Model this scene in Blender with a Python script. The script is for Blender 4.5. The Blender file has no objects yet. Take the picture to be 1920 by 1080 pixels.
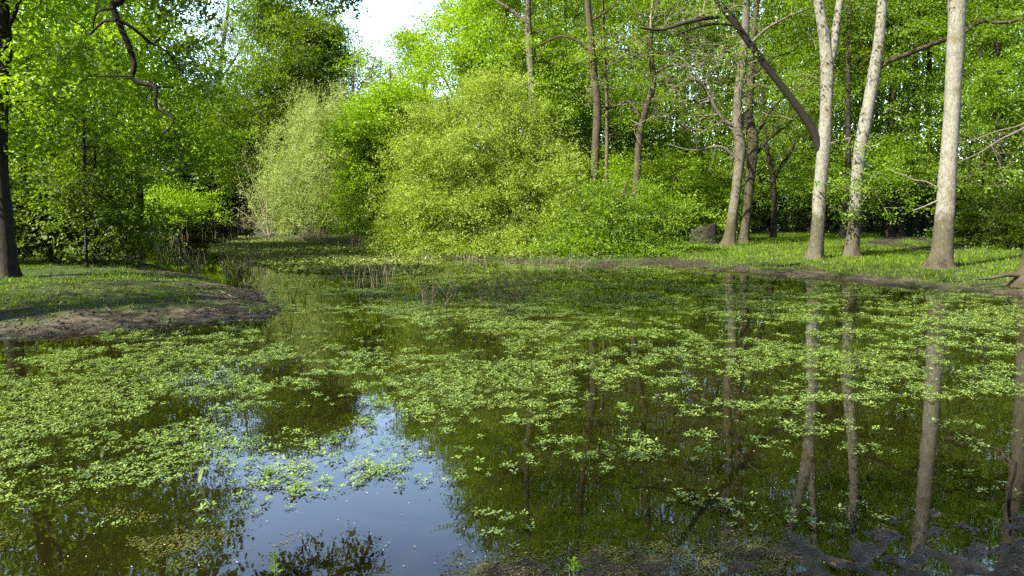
import bpy, math, numpy as np
from mathutils import Vector

# ------------------------------------------------------------------ camera, sky, sun, exposure
scene = bpy.context.scene
COL = scene.collection
F = 1333.3                      # focal length in pixels of the 1920 wide photograph
CAMH = 1.6
PITCH = math.atan(155.0 / F)
cam_d = bpy.data.cameras.new("camera")
cam = bpy.data.objects.new("camera", cam_d)
COL.objects.link(cam)
cam_d.sensor_width = 36.0
cam_d.lens = 25.0
cam_d.clip_start = 0.05
cam_d.clip_end = 2000.0
cam.location = (0, 0, CAMH)
cam.rotation_euler = (math.pi / 2 - PITCH, 0, 0)
scene.camera = cam

SUN_EL = math.radians(43)
SUN_H = np.array([-0.80, -0.60])                 # horizontal direction towards the sun
world = bpy.data.worlds.new("World")
scene.world = world
world.use_nodes = True
wn = world.node_tree
wn.nodes.clear()
sky = wn.nodes.new("ShaderNodeTexSky")
sky.sky_type = 'NISHITA'
sky.sun_disc = False
sky.sun_elevation = SUN_EL
sky.sun_rotation = math.atan2(SUN_H[0], SUN_H[1])
sky.air_density = 1.0
sky.dust_density = 2.5
bg = wn.nodes.new("ShaderNodeBackground")
bg.inputs[1].default_value = 0.058
wo = wn.nodes.new("ShaderNodeOutputWorld")
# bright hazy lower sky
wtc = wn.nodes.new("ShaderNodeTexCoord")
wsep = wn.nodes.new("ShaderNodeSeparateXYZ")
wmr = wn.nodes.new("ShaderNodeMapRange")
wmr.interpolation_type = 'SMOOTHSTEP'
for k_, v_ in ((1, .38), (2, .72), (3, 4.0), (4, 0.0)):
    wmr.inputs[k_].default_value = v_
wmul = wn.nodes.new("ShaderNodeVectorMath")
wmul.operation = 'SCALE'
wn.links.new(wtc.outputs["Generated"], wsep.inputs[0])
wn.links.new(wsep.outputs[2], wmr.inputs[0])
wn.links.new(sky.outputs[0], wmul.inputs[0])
# brightening kept to the forward half of the sky, limiting fill from behind
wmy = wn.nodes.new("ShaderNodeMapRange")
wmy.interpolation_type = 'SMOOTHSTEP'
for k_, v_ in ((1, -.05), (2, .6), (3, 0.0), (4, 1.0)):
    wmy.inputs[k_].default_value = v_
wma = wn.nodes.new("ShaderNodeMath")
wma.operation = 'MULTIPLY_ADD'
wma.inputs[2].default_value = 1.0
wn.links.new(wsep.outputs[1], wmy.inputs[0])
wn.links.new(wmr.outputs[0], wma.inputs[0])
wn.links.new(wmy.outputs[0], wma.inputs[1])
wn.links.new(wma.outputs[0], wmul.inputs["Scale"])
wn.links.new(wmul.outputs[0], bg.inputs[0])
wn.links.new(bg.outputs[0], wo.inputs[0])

sun_d = bpy.data.lights.new("sun", 'SUN')
sun_d.energy = 5.0
sun_d.angle = math.radians(0.5)
sun_d.color = (1.0, 0.935, 0.79)
sun = bpy.data.objects.new("sun", sun_d)
COL.objects.link(sun)
sv = Vector((SUN_H[0] * math.cos(SUN_EL), SUN_H[1] * math.cos(SUN_EL), math.sin(SUN_EL)))
sun.rotation_euler = (-sv).to_track_quat('-Z', 'Y').to_euler()

scene.view_settings.view_transform = 'Standard'
scene.view_settings.look = 'None'
scene.view_settings.gamma = 1.0
scene.view_settings.use_curve_mapping = False
scene.view_settings.exposure = 2.22
cy = scene.cycles
cy.max_bounces = 7
cy.diffuse_bounces = 2
cy.glossy_bounces = 3
cy.transmission_bounces = 4
cy.transparent_max_bounces = 8
cy.caustics_reflective = False
cy.caustics_refractive = False
cy.use_denoising = False
cy.sample_clamp_indirect = 6.0

# ------------------------------------------------------------------ geometry helpers
SP, CP = math.sin(PITCH), math.cos(PITCH)


def ray(px, py):
    a = (np.asarray(px, float) - 960) / F
    b = (540 - np.asarray(py, float)) / F
    return np.stack([a, CP + b * SP, -SP + b * CP], -1)


def at(px, py, D):
    """point of the place at forward distance D that the photograph shows at px, py"""
    r = ray(px, py)
    return np.array([0, 0, CAMH]) + r * (np.asarray(D, float) / r[..., 1])[..., None]


def onz(px, py, z=0.0):
    r = ray(px, py)
    return np.array([0, 0, CAMH]) + r * ((z - CAMH) / r[..., 2])[..., None]


def topix(P):
    x, y, z = P[:, 0], P[:, 1], P[:, 2] - CAMH
    f = y * CP - z * SP
    u = y * SP + z * CP
    f = np.where(f < 0.01, 0.01, f)
    return 960 + F * x / f, 540 - F * u / f


def _hash(ix, iy, iz, seed):
    h = (ix * 374761393 + iy * 668265263 + iz * 2147483647 + seed * 1274126177) & 0xFFFFFFFF
    h = ((h ^ (h >> 13)) * 1274126177) & 0xFFFFFFFF
    h = (h ^ (h >> 16)) & 0xFFFF
    return h / 65535.0


def vnoise(P, seed=0):
    P = np.asarray(P, float)
    if P.shape[-1] == 2:
        P = np.concatenate([P, np.zeros(P.shape[:-1] + (1,))], -1)
    i = np.floor(P).astype(np.int64)
    f = P - i
    f = f * f * (3 - 2 * f)
    out = 0
    for dx in (0, 1):
        for dy in (0, 1):
            for dz in (0, 1):
                w = (f[..., 0] if dx else 1 - f[..., 0]) * (f[..., 1] if dy else 1 - f[..., 1]) * (f[..., 2] if dz else 1 - f[..., 2])
                out = out + w * _hash(i[..., 0] + dx, i[..., 1] + dy, i[..., 2] + dz, seed)
    return out


def fbm(P, octaves=4, seed=0):
    P = np.asarray(P, float)
    s, a, t = 0, 0.5, 0
    for k in range(octaves):
        s = s + a * vnoise(P * 2 ** k, seed + k)
        t += a
        a *= 0.5
    return s / t


def norm(v):
    return v / np.maximum(np.linalg.norm(v, axis=-1, keepdims=True), 1e-9)


def catmull(pts, step):
    pts = np.asarray(pts, float)
    if len(pts) < 3:
        n = max(2, int(np.linalg.norm(pts[1][:3] - pts[0][:3]) / step) + 1)
        t = np.linspace(0, 1, n)[:, None]
        return pts[0] * (1 - t) + pts[1] * t
    ext = np.vstack([2 * pts[0] - pts[1], pts, 2 * pts[-1] - pts[-2]])
    out = []
    for k in range(1, len(ext) - 2):
        p0, p1, p2, p3 = ext[k - 1:k + 3]
        n = max(1, int(np.linalg.norm(p2[:3] - p1[:3]) / step))
        t = (np.arange(n) / n)[:, None]
        out.append(0.5 * (2 * p1 + (p2 - p0) * t + (2 * p0 - 5 * p1 + 4 * p2 - p3) * t ** 2 + (3 * p1 - p0 - 3 * p2 + p3) * t ** 3))
    out.append(pts[-1:])
    return np.vstack(out)


class Geo:
    """collects vertices and equal-sided faces, then links them as one mesh object"""
    def __init__(self):
        self.v, self.f, self.r, self.n = [], [], [], 0

    def add(self, V, Fc, rnd=None):
        V = np.asarray(V, np.float32).reshape(-1, 3)
        self.v.append(V)
        self.f.append(np.asarray(Fc, np.int32) + self.n)
        self.r.append(np.zeros(len(V), np.float32) if rnd is None else np.asarray(rnd, np.float32))
        self.n += len(V)

    def mark(self):
        self.split = len(self.f)

    def mesh(self, name, mat, origin=(0, 0, 0), smooth=False, mat2=None):
        me = bpy.data.meshes.new(name)
        V = np.concatenate(self.v) - np.asarray(origin, np.float32)
        me.vertices.add(len(V))
        me.vertices.foreach_set("co", V.astype(np.float32).ravel())
        idx = np.concatenate([f.ravel() for f in self.f])
        tot = np.concatenate([np.full(len(f), f.shape[1], np.int32) for f in self.f])
        st = np.concatenate([[0], np.cumsum(tot)[:-1]]).astype(np.int32)
        me.loops.add(len(idx))
        me.loops.foreach_set("vertex_index", idx.astype(np.int32))
        me.polygons.add(len(tot))
        me.polygons.foreach_set("loop_start", st)
        if smooth:
            me.polygons.foreach_set("use_smooth", np.ones(len(tot), bool))
        a = me.attributes.new("rnd", 'FLOAT', 'POINT')
        a.data.foreach_set("value", np.concatenate(self.r))
        me.update(calc_edges=True)
        me.materials.append(mat)
        if mat2 is not None:                       # faces after mark(): leaves on their twigs
            me.materials.append(mat2)
            k = sum(len(f) for f in self.f[:self.split])
            mi = np.zeros(len(tot), np.int32)
            mi[k:] = 1
            me.polygons.foreach_set("material_index", mi)
            me.polygons.foreach_set("use_smooth", mi == 0)
        return me

    def build(self, name, mat, parent=None, origin=None, smooth=False, mat2=None):
        if origin is None:
            origin = tuple(parent.location) if parent is not None else (0, 0, 0)
        ob = bpy.data.objects.new(name, self.mesh(name, mat, origin, smooth, mat2))
        COL.objects.link(ob)
        if parent is not None:
            ob.parent = parent
        else:
            ob.location = origin
        return ob


def thing(name, label, cat, loc, group=None):
    o = bpy.data.objects.new(name, None)
    COL.objects.link(o)
    o.location = tuple(float(c) for c in loc)
    o.empty_display_size = 0.3
    o["label"] = label
    o["category"] = cat
    if group:
        o["group"] = group
    return o


def tag(o, label=None, cat=None, group=None, kind=None):
    for k, v in (("label", label), ("category", cat), ("group", group), ("kind", kind)):
        if v:
            o[k] = v
    return o


DIAMOND = np.array([(0, 0, 0), (.45, .5, .06), (1, 0, -.06), (.45, -.5, .06)])
OVAL = np.array([(0, 0, 0), (.3, .45, .05), (.72, .42, .03), (1, 0, -.08), (.72, -.42, .03), (.3, -.45, .05)])
LOBED = np.array([(0, 0, 0), (.15, .28, .02), (.32, .22, .02), (.42, .5, .05), (.58, .3, .02), (.75, .42, .02), (1, 0, -.12),
                  (.75, -.42, .02), (.58, -.3, .02), (.42, -.5, .05), (.32, -.22, .02), (.15, -.28, .02)])


def leaves(g, P, axis, nrm, L, W, rnd, shape=DIAMOND):
    axis = norm(axis)
    side = norm(np.cross(nrm, axis))
    nrm = np.cross(axis, side)
    L = np.broadcast_to(np.asarray(L, float), (len(P),))[:, None, None]
    W = np.broadcast_to(np.asarray(W, float), (len(P),))[:, None, None]
    V = (P[:, None, :] + axis[:, None, :] * shape[None, :, 0:1] * L + side[:, None, :] * shape[None, :, 1:2] * W
         + nrm[:, None, :] * shape[None, :, 2:3] * L)
    m = len(shape)
    Fc = np.arange(len(P) * m).reshape(-1, m)
    g.add(V, Fc, np.repeat(rnd, m))


def rings(C, Dr, R, sides):
    Dr = norm(Dr)
    ref = np.where(np.abs(Dr[:, 2:3]) > 0.9, np.array([[1., .2, 0]]), np.array([[.1, .15, 1.]]))
    a = norm(np.cross(Dr, ref))
    b = np.cross(Dr, a)
    th = np.arange(sides) / sides * 2 * math.pi
    return C[:, None, :] + R[:, None, None] * (a[:, None, :] * np.cos(th)[None, :, None] + b[:, None, :] * np.sin(th)[None, :, None])


def segs(g, A, B, dA, dB, rA, rB, sides, rnd=None):
    n = len(A)
    V = np.concatenate([rings(A, dA, rA, sides), rings(B, dB, rB, sides)], 1).reshape(-1, 3)
    k = np.arange(sides)
    q = np.stack([k, (k + 1) % sides, (k + 1) % sides + sides, k + sides], -1)
    Fc = (np.arange(n)[:, None, None] * 2 * sides + q[None]).reshape(-1, 4)
    g.add(V, Fc, None if rnd is None else np.repeat(rnd, 2 * sides))


def tube(g, pts, rad, sides=8, closed_tip=True, rnd=0.5):
    pts = np.asarray(pts, float)
    rad = np.asarray(rad, float)
    n = len(pts)
    d = np.gradient(pts, axis=0)
    # a rotation-minimising frame, so long tubes do not twist
    d = norm(d)
    a = np.cross(d[0], [0.3, 0.9, 0.1] if abs(d[0][2]) > .7 else [0, 0, 1.])
    A = []
    for k in range(n):
        a = a - d[k] * np.dot(a, d[k])
        a = a / np.linalg.norm(a)
        A.append(a)
    A = np.array(A)
    B = np.cross(d, A)
    th = np.arange(sides) / sides * 2 * math.pi
    if rad.ndim == 1:
        rad = np.repeat(rad[:, None], sides, 1)
    V = pts[:, None, :] + rad[:, :, None] * (A[:, None, :] * np.cos(th)[None, :, None] + B[:, None, :] * np.sin(th)[None, :, None])
    k = np.arange(sides)
    q = np.stack([k, (k + 1) % sides, (k + 1) % sides + sides, k + sides], -1)
    Fc = (np.arange(n - 1)[:, None, None] * sides + q[None]).reshape(-1, 4)
    g.add(V.reshape(-1, 3), Fc, np.full(n * sides, rnd))
    if closed_tip:
        g.add(V[-1], np.arange(sides)[None, :], np.full(sides, rnd))


def trunk_geo(g, pts, rad, sides=22, flare=0.0, seed=0, lump=0.06, step=0.09, roots=5):
    P = catmull(np.column_stack([pts, rad]), step)
    C, R = P[:, :3], P[:, 3]
    n = len(C)
    h = np.concatenate([[0], np.cumsum(np.linalg.norm(np.diff(C, axis=0), axis=1))])
    th = np.arange(sides) / sides * 2 * math.pi
    q = np.stack([np.repeat(h[:, None] * 1.3, sides, 1), np.cos(th)[None] * 1.4 + np.zeros((n, 1)), np.sin(th)[None] * 1.4 + np.zeros((n, 1))], -1)
    k = 1 + lump * 2 * (fbm(q + seed * 7.3, 3, seed) - 0.5) * 2
    if flare:
        lob = 0.55 + 0.45 * np.cos(roots * th + seed) + 0.3 * np.cos((roots - 2) * th + 2.1 * seed)
        k = k + .75 * flare * (np.exp(-h / 0.13)[:, None] * (0.25 + 0.85 * np.clip(lob, 0, 2))[None] + 0.12 * np.exp(-h / 0.45)[:, None])
    tube(g, C, R[:, None] * k, sides)
    return C, R


def ball(c, r, n, rng, shell=2.2):
    v = norm(rng.normal(size=(n, 3)))
    k = .38 + 1.25 * vnoise(v * 2.4 + rng.random(3) * 50, 17)
    return np.asarray(c) + v * (rng.random((n, 1)) ** (1 / shell)) * np.asarray(r) * k[:, None]


def boughs(t, rng, sub, s, flat=.4):
    """gathers tips round bough centres, so crowns fall into clumps with gaps between"""
    o = rng.normal(size=(len(t) * sub, 3)) * np.array([s, s, s * flat])
    o[:, 2] -= .25 * np.hypot(o[:, 0], o[:, 1])
    return np.repeat(t, sub, 0) + o


def ell(px, py, D, rx, ry, rd, n):
    """a mass of foliage: centre and radii in photo pixels, depth in metres"""
    s = D / F
    return (at(px, py, D), np.array([rx * s, rd, ry * s]), n)


def grow(seedP, seedD, seedR, targets, rng, step=0.45, bend=0.16, rtip=0.006, power=0.46, sag=0.0):
    """joins every target to the nearest wood already grown; returns edges for segs()"""
    cap = len(seedP) + len(targets) * 14 + 50
    P = np.zeros((cap, 3)); Dn = np.zeros((cap, 3)); par = np.full(cap, -1, int); first = np.zeros(cap, bool)
    n0 = n = len(seedP)
    P[:n] = seedP
    Dn[:n] = seedD
    dist = np.array([np.min(np.sum((seedP - t) ** 2, 1)) for t in targets]) if len(targets) else []
    tips = np.zeros(len(targets), int)
    for ti in np.argsort(dist):
        t = targets[ti]
        v = t - P[:n]
        L2 = np.sqrt(np.sum(v * v, 1))
        cost = L2 + 0.35 * np.maximum(0, P[:n, 2] - t[2]) - 0.25 * np.sum(v * Dn[:n], 1)
        i = int(np.argmin(cost))
        L = L2[i]
        m = int(min(12, max(1, round(L / step))))
        w = rng.normal(size=3)
        ctrl = P[i] + v[i] * 0.45 + Dn[i] * L * 0.22 + w * bend * L + np.array([0, 0, -sag * L])
        pv = i
        for k in range(1, m + 1):
            s = k / m
            p = (1 - s) ** 2 * P[i] + 2 * s * (1 - s) * ctrl + s * s * t
            if k < m:
                p = p + rng.normal(size=3) * 0.05 * step
            P[n] = p
            e = p - P[pv]
            Dn[n] = e / max(1e-6, np.linalg.norm(e))
            par[n] = pv
            first[n] = (k == 1)
            pv = n
            n += 1
        tips[ti] = n - 1
    cnt = np.zeros(n)
    for k in range(n - 1, n0 - 1, -1):
        if cnt[k] == 0:
            cnt[k] = 1
        cnt[par[k]] += cnt[k]
    R = rtip * np.maximum(cnt, 1) ** power
    R[:n0] = seedR
    ks = np.arange(n0, n)
    for k in ks:
        R[k] = min(R[k], R[par[k]] * (0.8 if first[k] else 0.99))
    pk = par[ks]
    fst = first[ks]
    dA = np.where(fst[:, None], Dn[ks], Dn[pk])
    rA = np.where(fst, np.minimum(R[ks] * 1.15, R[pk]), R[pk])
    return P[pk], P[ks], dA, Dn[ks], rA, R[ks], P[tips], Dn[tips]


def wood_mesh(g, E, thick=0.02):
    A, B, dA, dB, rA, rB = E[:6]
    big = rB > thick
    rnd = np.clip(rB / 0.08, 0, 1)
    for m, s in ((big, 7), (~big, 4)):
        if m.any():
            segs(g, A[m], B[m], dA[m], dB[m], rA[m], rB[m], s, rnd[m])


def spray(g, T, TD, rng, n, size, sc, flat=0.3, shape=DIAMOND, aspect=0.62, up=.6, droop=0.25, hue=0.35):
    """each twig tip carries small leafy shoots; the leaves of a shoot lie in one plane, alternating to both sides"""
    N = len(T)
    if N == 0:
        return
    q = 7
    m = max(1, int(round(n / q)))
    K = N * m
    base = np.repeat(T, m, 0) + rng.normal(size=(K, 3)) * np.array([1, 1, flat]) * sc * .45
    d = rng.normal(size=(K, 3)) * np.array([1, 1, flat * 1.2]) + np.repeat(TD, m, 0) * .8
    d[:, 2] -= droop * .7
    d = norm(d)
    Ls = sc * rng.uniform(.8, 1.9, K)
    pn = norm(rng.normal(size=(K, 3)) * .5 + np.array([0, 0, up]))
    sd = norm(np.cross(pn, d))
    pn = np.cross(d, sd)
    t = (np.arange(q)[None] + rng.random((K, q)) * .8) / q
    sgn = np.where(np.arange(q)[None] % 2 == 0, 1., -1.) * np.ones((K, 1))
    P = base[:, None] + d[:, None] * (t * Ls[:, None])[..., None] - np.array([0, 0, 1.]) * (droop * .5 * t ** 2 * Ls[:, None])[..., None]
    P = P + rng.normal(size=P.shape) * size * .25
    ax = d[:, None] * .75 + sd[:, None] * sgn[..., None] + rng.normal(size=P.shape) * .3
    nr = pn[:, None] + rng.normal(size=P.shape) * .33
    L = size * rng.uniform(.6, 1.35, (K, q)) * (1.1 - .35 * t)
    r = np.repeat(rng.random(N), m)[:, None] * .45 + rng.random((K, 1)) * .3 + rng.random((K, q)) * .25
    leaves(g, P.reshape(-1, 3), ax.reshape(-1, 3), norm(nr.reshape(-1, 3)), L.ravel(), (L * aspect).ravel(), r.ravel(), shape)


# ------------------------------------------------------------------ materials
def nodes(name):
    m = bpy.data.materials.new(name)
    m.use_nodes = True
    nt = m.node_tree
    nt.nodes.clear()
    out = nt.nodes.new("ShaderNodeOutputMaterial")
    return m, nt, out


def N(nt, kind, **kw):
    n = nt.nodes.new("ShaderNode" + kind)
    for k, v in kw.items():
        if k.startswith("i_"):
            key = k[2:]
            n.inputs[int(key) if key.isdigit() else key.replace("_", " ")].default_value = v
        else:
            setattr(n, k, v)
    return n


def ramp(nt, src, stops):
    r = nt.nodes.new("ShaderNodeValToRGB")
    e = r.color_ramp.elements
    while len(e) < len(stops):
        e.new(0.5)
    for k, (p, c) in enumerate(stops):
        e[k].position = p
        e[k].color = tuple(c) + (1,) if len(c) == 3 else c
    nt.links.new(src, r.inputs[0])
    return r.outputs[0]


def leaf_mat(name, dark, light, tdark, tlight, trans=0.5, gloss=0.018, rough=0.5):
    m, nt, out = nodes(name)
    a = N(nt, "Attribute", attribute_name="rnd")
    cd = ramp(nt, a.outputs["Fac"], [(0, dark), (1, light)])
    ct = ramp(nt, a.outputs["Fac"], [(0, tdark), (1, tlight)])
    d = N(nt, "BsdfDiffuse")
    t = N(nt, "BsdfTranslucent")
    nt.links.new(cd, d.inputs[0])
    nt.links.new(ct, t.inputs[0])
    mx = N(nt, "MixShader", i_0=trans)
    nt.links.new(d.outputs[0], mx.inputs[1])
    nt.links.new(t.outputs[0], mx.inputs[2])
    gl = N(nt, "BsdfGlossy", i_Roughness=rough)
    gl.inputs[0].default_value = (.9, .95, .9, 1)
    m2 = N(nt, "MixShader", i_0=gloss)
    nt.links.new(mx.outputs[0], m2.inputs[1])
    nt.links.new(gl.outputs[0], m2.inputs[2])
    nt.links.new(m2.outputs[0], out.inputs[0])
    return m


def bark_mat(name, pale, dark, stain=None, stain_top=1.0, moss=(.07, .075, .02), moss_amt=0.35, scale=1.0, stretch=.3):
    m, nt, out = nodes(name)
    tc = N(nt, "TexCoord")
    mp = N(nt, "Mapping")
    mp.inputs["Scale"].default_value = (1, 1, stretch)
    nt.links.new(tc.outputs["Object"], mp.inputs[0])
    n1 = N(nt, "TexNoise", i_Scale=24 * scale, i_Detail=8, i_Roughness=.72)
    nt.links.new(mp.outputs[0], n1.inputs["Vector"])
    n2 = N(nt, "TexNoise", i_Scale=3.2 * scale, i_Detail=4, i_Roughness=.6)
    nt.links.new(tc.outputs["Object"], n2.inputs["Vector"])
    c1 = ramp(nt, n1.outputs[0], [(.33, dark), (.58, pale)])
    mm = N(nt, "MapRange", i_1=.52, i_2=.72, i_3=0.0, i_4=moss_amt)
    nt.links.new(n2.outputs[0], mm.inputs[0])
    mix = N(nt, "Mix", data_type='RGBA')
    nt.links.new(mm.outputs[0], mix.inputs[0])
    nt.links.new(c1, mix.inputs[6])
    mix.inputs[7].default_value = (*moss, 1)
    col = mix.outputs[2]
    if stain:
        sx = N(nt, "SeparateXYZ")
        nt.links.new(tc.outputs["Object"], sx.inputs[0])
        ad = N(nt, "Math", operation='MULTIPLY_ADD')
        nt.links.new(n2.outputs[0], ad.inputs[0])
        ad.inputs[1].default_value = -1.5
        nt.links.new(sx.outputs[2], ad.inputs[2])
        mr = N(nt, "MapRange", i_1=stain_top - .95, i_2=stain_top - .62, i_3=.85, i_4=0.0)
        nt.links.new(ad.outputs[0], mr.inputs[0])
        st = ramp(nt, n1.outputs[0], [(.3, tuple(c * .45 for c in stain)), (.62, stain)])
        mx2 = N(nt, "Mix", data_type='RGBA')
        nt.links.new(mr.outputs[0], mx2.inputs[0])
        nt.links.new(col, mx2.inputs[6])
        nt.links.new(st, mx2.inputs[7])
        col = mx2.outputs[2]
    b = N(nt, "BsdfPrincipled", i_Roughness=.9)
    b.inputs["Specular IOR Level"].default_value = .2
    nt.links.new(col, b.inputs["Base Color"])
    bp = N(nt, "Bump", i_Strength=.7, i_Distance=.03)
    nt.links.new(n1.outputs[0], bp.inputs["Height"])
    nt.links.new(bp.outputs[0], b.inputs["Normal"])
    nt.links.new(b.outputs[0], out.inputs[0])
    return m


M = {}
M['bark_pale'] = bark_mat("bark_pale", (.172, .168, .142), (.062, .060, .048), stain=(.05, .042, .022), stain_top=1.2, moss=(.08, .068, .034), moss_amt=.8, stretch=.5, scale=1.0)
M['bark_grey'] = bark_mat("bark_grey", (0.099, 0.09075, 0.07013), (0.04125, 0.03713, 0.02723), stain=(0.0495, 0.0396, 0.0198), stain_top=1.0)
M['bark_moss'] = bark_mat("bark_moss", (0.0525, 0.045, 0.03), (0.021, 0.018, 0.01275), moss=(0.075, 0.06375, 0.015), moss_amt=.8)
M['bark_dark'] = bark_mat("bark_dark", (.026, .022, .016), (.010, .0085, .0065), moss=(0.0245, 0.028, 0.0105), moss_amt=.5)
M['bark_shaded'] = bark_mat('bark_shaded', (.016, .014, .011), (.007, .006, .005), moss=(.012, .014, .006), moss_amt=.3)  # canopy shade on the limbs put into the bark colour
M['twig_pale'] = bark_mat("twig_pale", (0.155, 0.1364, 0.1023), (0.0806, 0.0682, 0.0496), moss_amt=.1)
M['twig'] = bark_mat("twig", (0.09, 0.075, 0.0525), (0.04125, 0.03375, 0.0225), moss_amt=.3)
M['reed'] = bark_mat("reed", (0.204, 0.1785, 0.1122), (0.0918, 0.0765, 0.0459), moss_amt=.1)

M['leaf_bright'] = leaf_mat("leaf_bright", (0.08543, 0.1587, 0.003661), (0.1892, 0.3051, 0.007322), (0.1648, 0.3051, 0.002441), (0.3661, 0.5614, 0.006102))
M['leaf_beech'] = leaf_mat("leaf_beech", (0.054, 0.108, 0.00324), (0.1296, 0.2214, 0.0054), (0.1026, 0.216, 0.00216), (0.27, 0.432, 0.00432))
M['leaf_oak'] = leaf_mat("leaf_oak", (0.026, 0.054, 0.00285), (0.085, 0.138, 0.00475), (0.065, 0.138, 0.0019), (0.21, 0.325, 0.0038))
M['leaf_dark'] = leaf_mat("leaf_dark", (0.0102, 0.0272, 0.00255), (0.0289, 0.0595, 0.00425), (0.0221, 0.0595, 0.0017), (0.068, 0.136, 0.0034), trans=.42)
M['leaf_willow'] = leaf_mat("leaf_willow", (0.122, 0.1831, 0.01709), (0.2441, 0.3234, 0.03905), (0.1831, 0.2807, 0.009763), (0.3295, 0.4638, 0.02197), trans=.45)
M['leaf_silver'] = leaf_mat("leaf_silver", (0.1865, 0.2429, 0.06215), (0.3164, 0.3842, 0.113), (0.2147, 0.3051, 0.03955), (0.339, 0.4407, 0.0678), trans=.4)
M['leaf_pale'] = leaf_mat("leaf_pale", (.12, .16, .06), (.2, .25, .10), (.14, .21, .05), (.22, .30, .08), trans=.4)
M['pondweed'] = leaf_mat("pondweed", (.036, .075, .008), (.185, .265, .05), (.10, .17, .010), (.19, .28, .03), trans=.2, gloss=.10, rough=.26)
M['grass'] = leaf_mat("grass", (0.04617, 0.09234, 0.003078), (0.1282, 0.2052, 0.009234), (0.08208, 0.1744, 0.003078), (0.2052, 0.3386, 0.008208), trans=.42, gloss=.012)
M['duckweed'] = leaf_mat("duckweed", (.06, .085, .012), (.16, .20, .035), (.07, .10, .008), (.14, .18, .02), trans=.25, gloss=.03)
M['algae'] = leaf_mat("algae", (0.05, 0.055, 0.01), (0.12, 0.12, 0.025), (0.05, 0.065, 0.01), (0.12, 0.13, 0.02), trans=.3, gloss=.03)
M['petal'] = leaf_mat("petal", (0.36, 0.36, 0.288), (0.6, 0.592, 0.544), (0.24, 0.24, 0.16), (0.32, 0.32, 0.24), trans=.2)
M['dead_leaf'] = leaf_mat("dead_leaf", (0.042, 0.028, 0.0154), (0.119, 0.077, 0.042), (0.049, 0.028, 0.0105), (0.084, 0.049, 0.014), trans=.2, gloss=.02)

m, nt, out = nodes("mud_clod")
a_ = N(nt, "Attribute", attribute_name="rnd")
b = N(nt, "BsdfPrincipled", i_Roughness=.6)
b.inputs['Specular IOR Level'].default_value = .35
nt.links.new(ramp(nt, a_.outputs["Fac"], [(0, (.014, .011, .008)), (.75, (.035, .027, .018)), (1, (.06, .046, .032))]), b.inputs["Base Color"])
nt.links.new(b.outputs[0], out.inputs[0])
M['mud_clod'] = m

# ------------------------------------------------------------------ terrain and water
SHORE_MAIN = [(-260, 640), (-60, 634), (60, 632), (160, 628), (260, 617), (340, 607), (430, 601), (490, 594), (520, 586), (524, 578),
              (500, 560), (455, 543), (400, 528), (345, 512), (300, 500), (262, 488), (236, 474), (232, 458), (246, 446), (264, 434),
              (276, 424), (300, 419), (380, 417.5), (470, 418), (492, 424), (480, 436), (476, 444), (520, 449), (580, 453), (640, 460),
              (700, 468), (770, 477), (840, 485), (900, 489), (960, 492), (1020, 496), (1100, 499), (1180, 500), (1240, 498), (1300, 503),
              (1400, 511), (1525, 523), (1620, 532), (1700, 540), (1780, 548), (1850, 552), (1920, 560), (1990, 575)]
w0 = [onz(a, b)[:2] for a, b in SHORE_MAIN]
NEAR = [(1960, 985), (1800, 992), (1640, 1002), (1480, 1016), (1330, 1034), (1180, 1050), (1020, 1066), (860, 1090), (700, 1130), (540, 1190)]
w1 = [onz(a, b)[:2] for a, b in NEAR]
POND = np.array(w0 + [(13.0, 10.5), (15.5, 9.0), (15.5, 6.0), (11., 4.3), (6., 3.75)] + w1 + [(-3., 2.2), (-9, 2.3), (-13, 4.0), (-14, 6.5)])


def sdist(Q, poly):
    """signed distance to a closed polygon, negative inside"""
    best = np.full(len(Q), 1e9)
    inside = np.zeros(len(Q), bool)
    n = len(poly)
    for k in range(n):
        a, b = poly[k], poly[(k + 1) % n]
        e = b - a
        w = Q - a
        t = np.clip((w @ e) / max(1e-9, e @ e), 0, 1)
        best = np.minimum(best, np.sum((w - t[:, None] * e) ** 2, 1))
        c = ((a[1] <= Q[:, 1]) & (b[1] > Q[:, 1])) | ((b[1] <= Q[:, 1]) & (a[1] > Q[:, 1]))
        with np.errstate(divide='ignore', invalid='ignore'):
            xi = a[0] + (Q[:, 1] - a[1]) / (b[1] - a[1]) * e[0]
        inside ^= c & (Q[:, 0] < xi)
    return np.sqrt(best) * np.where(inside, -1, 1)


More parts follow.
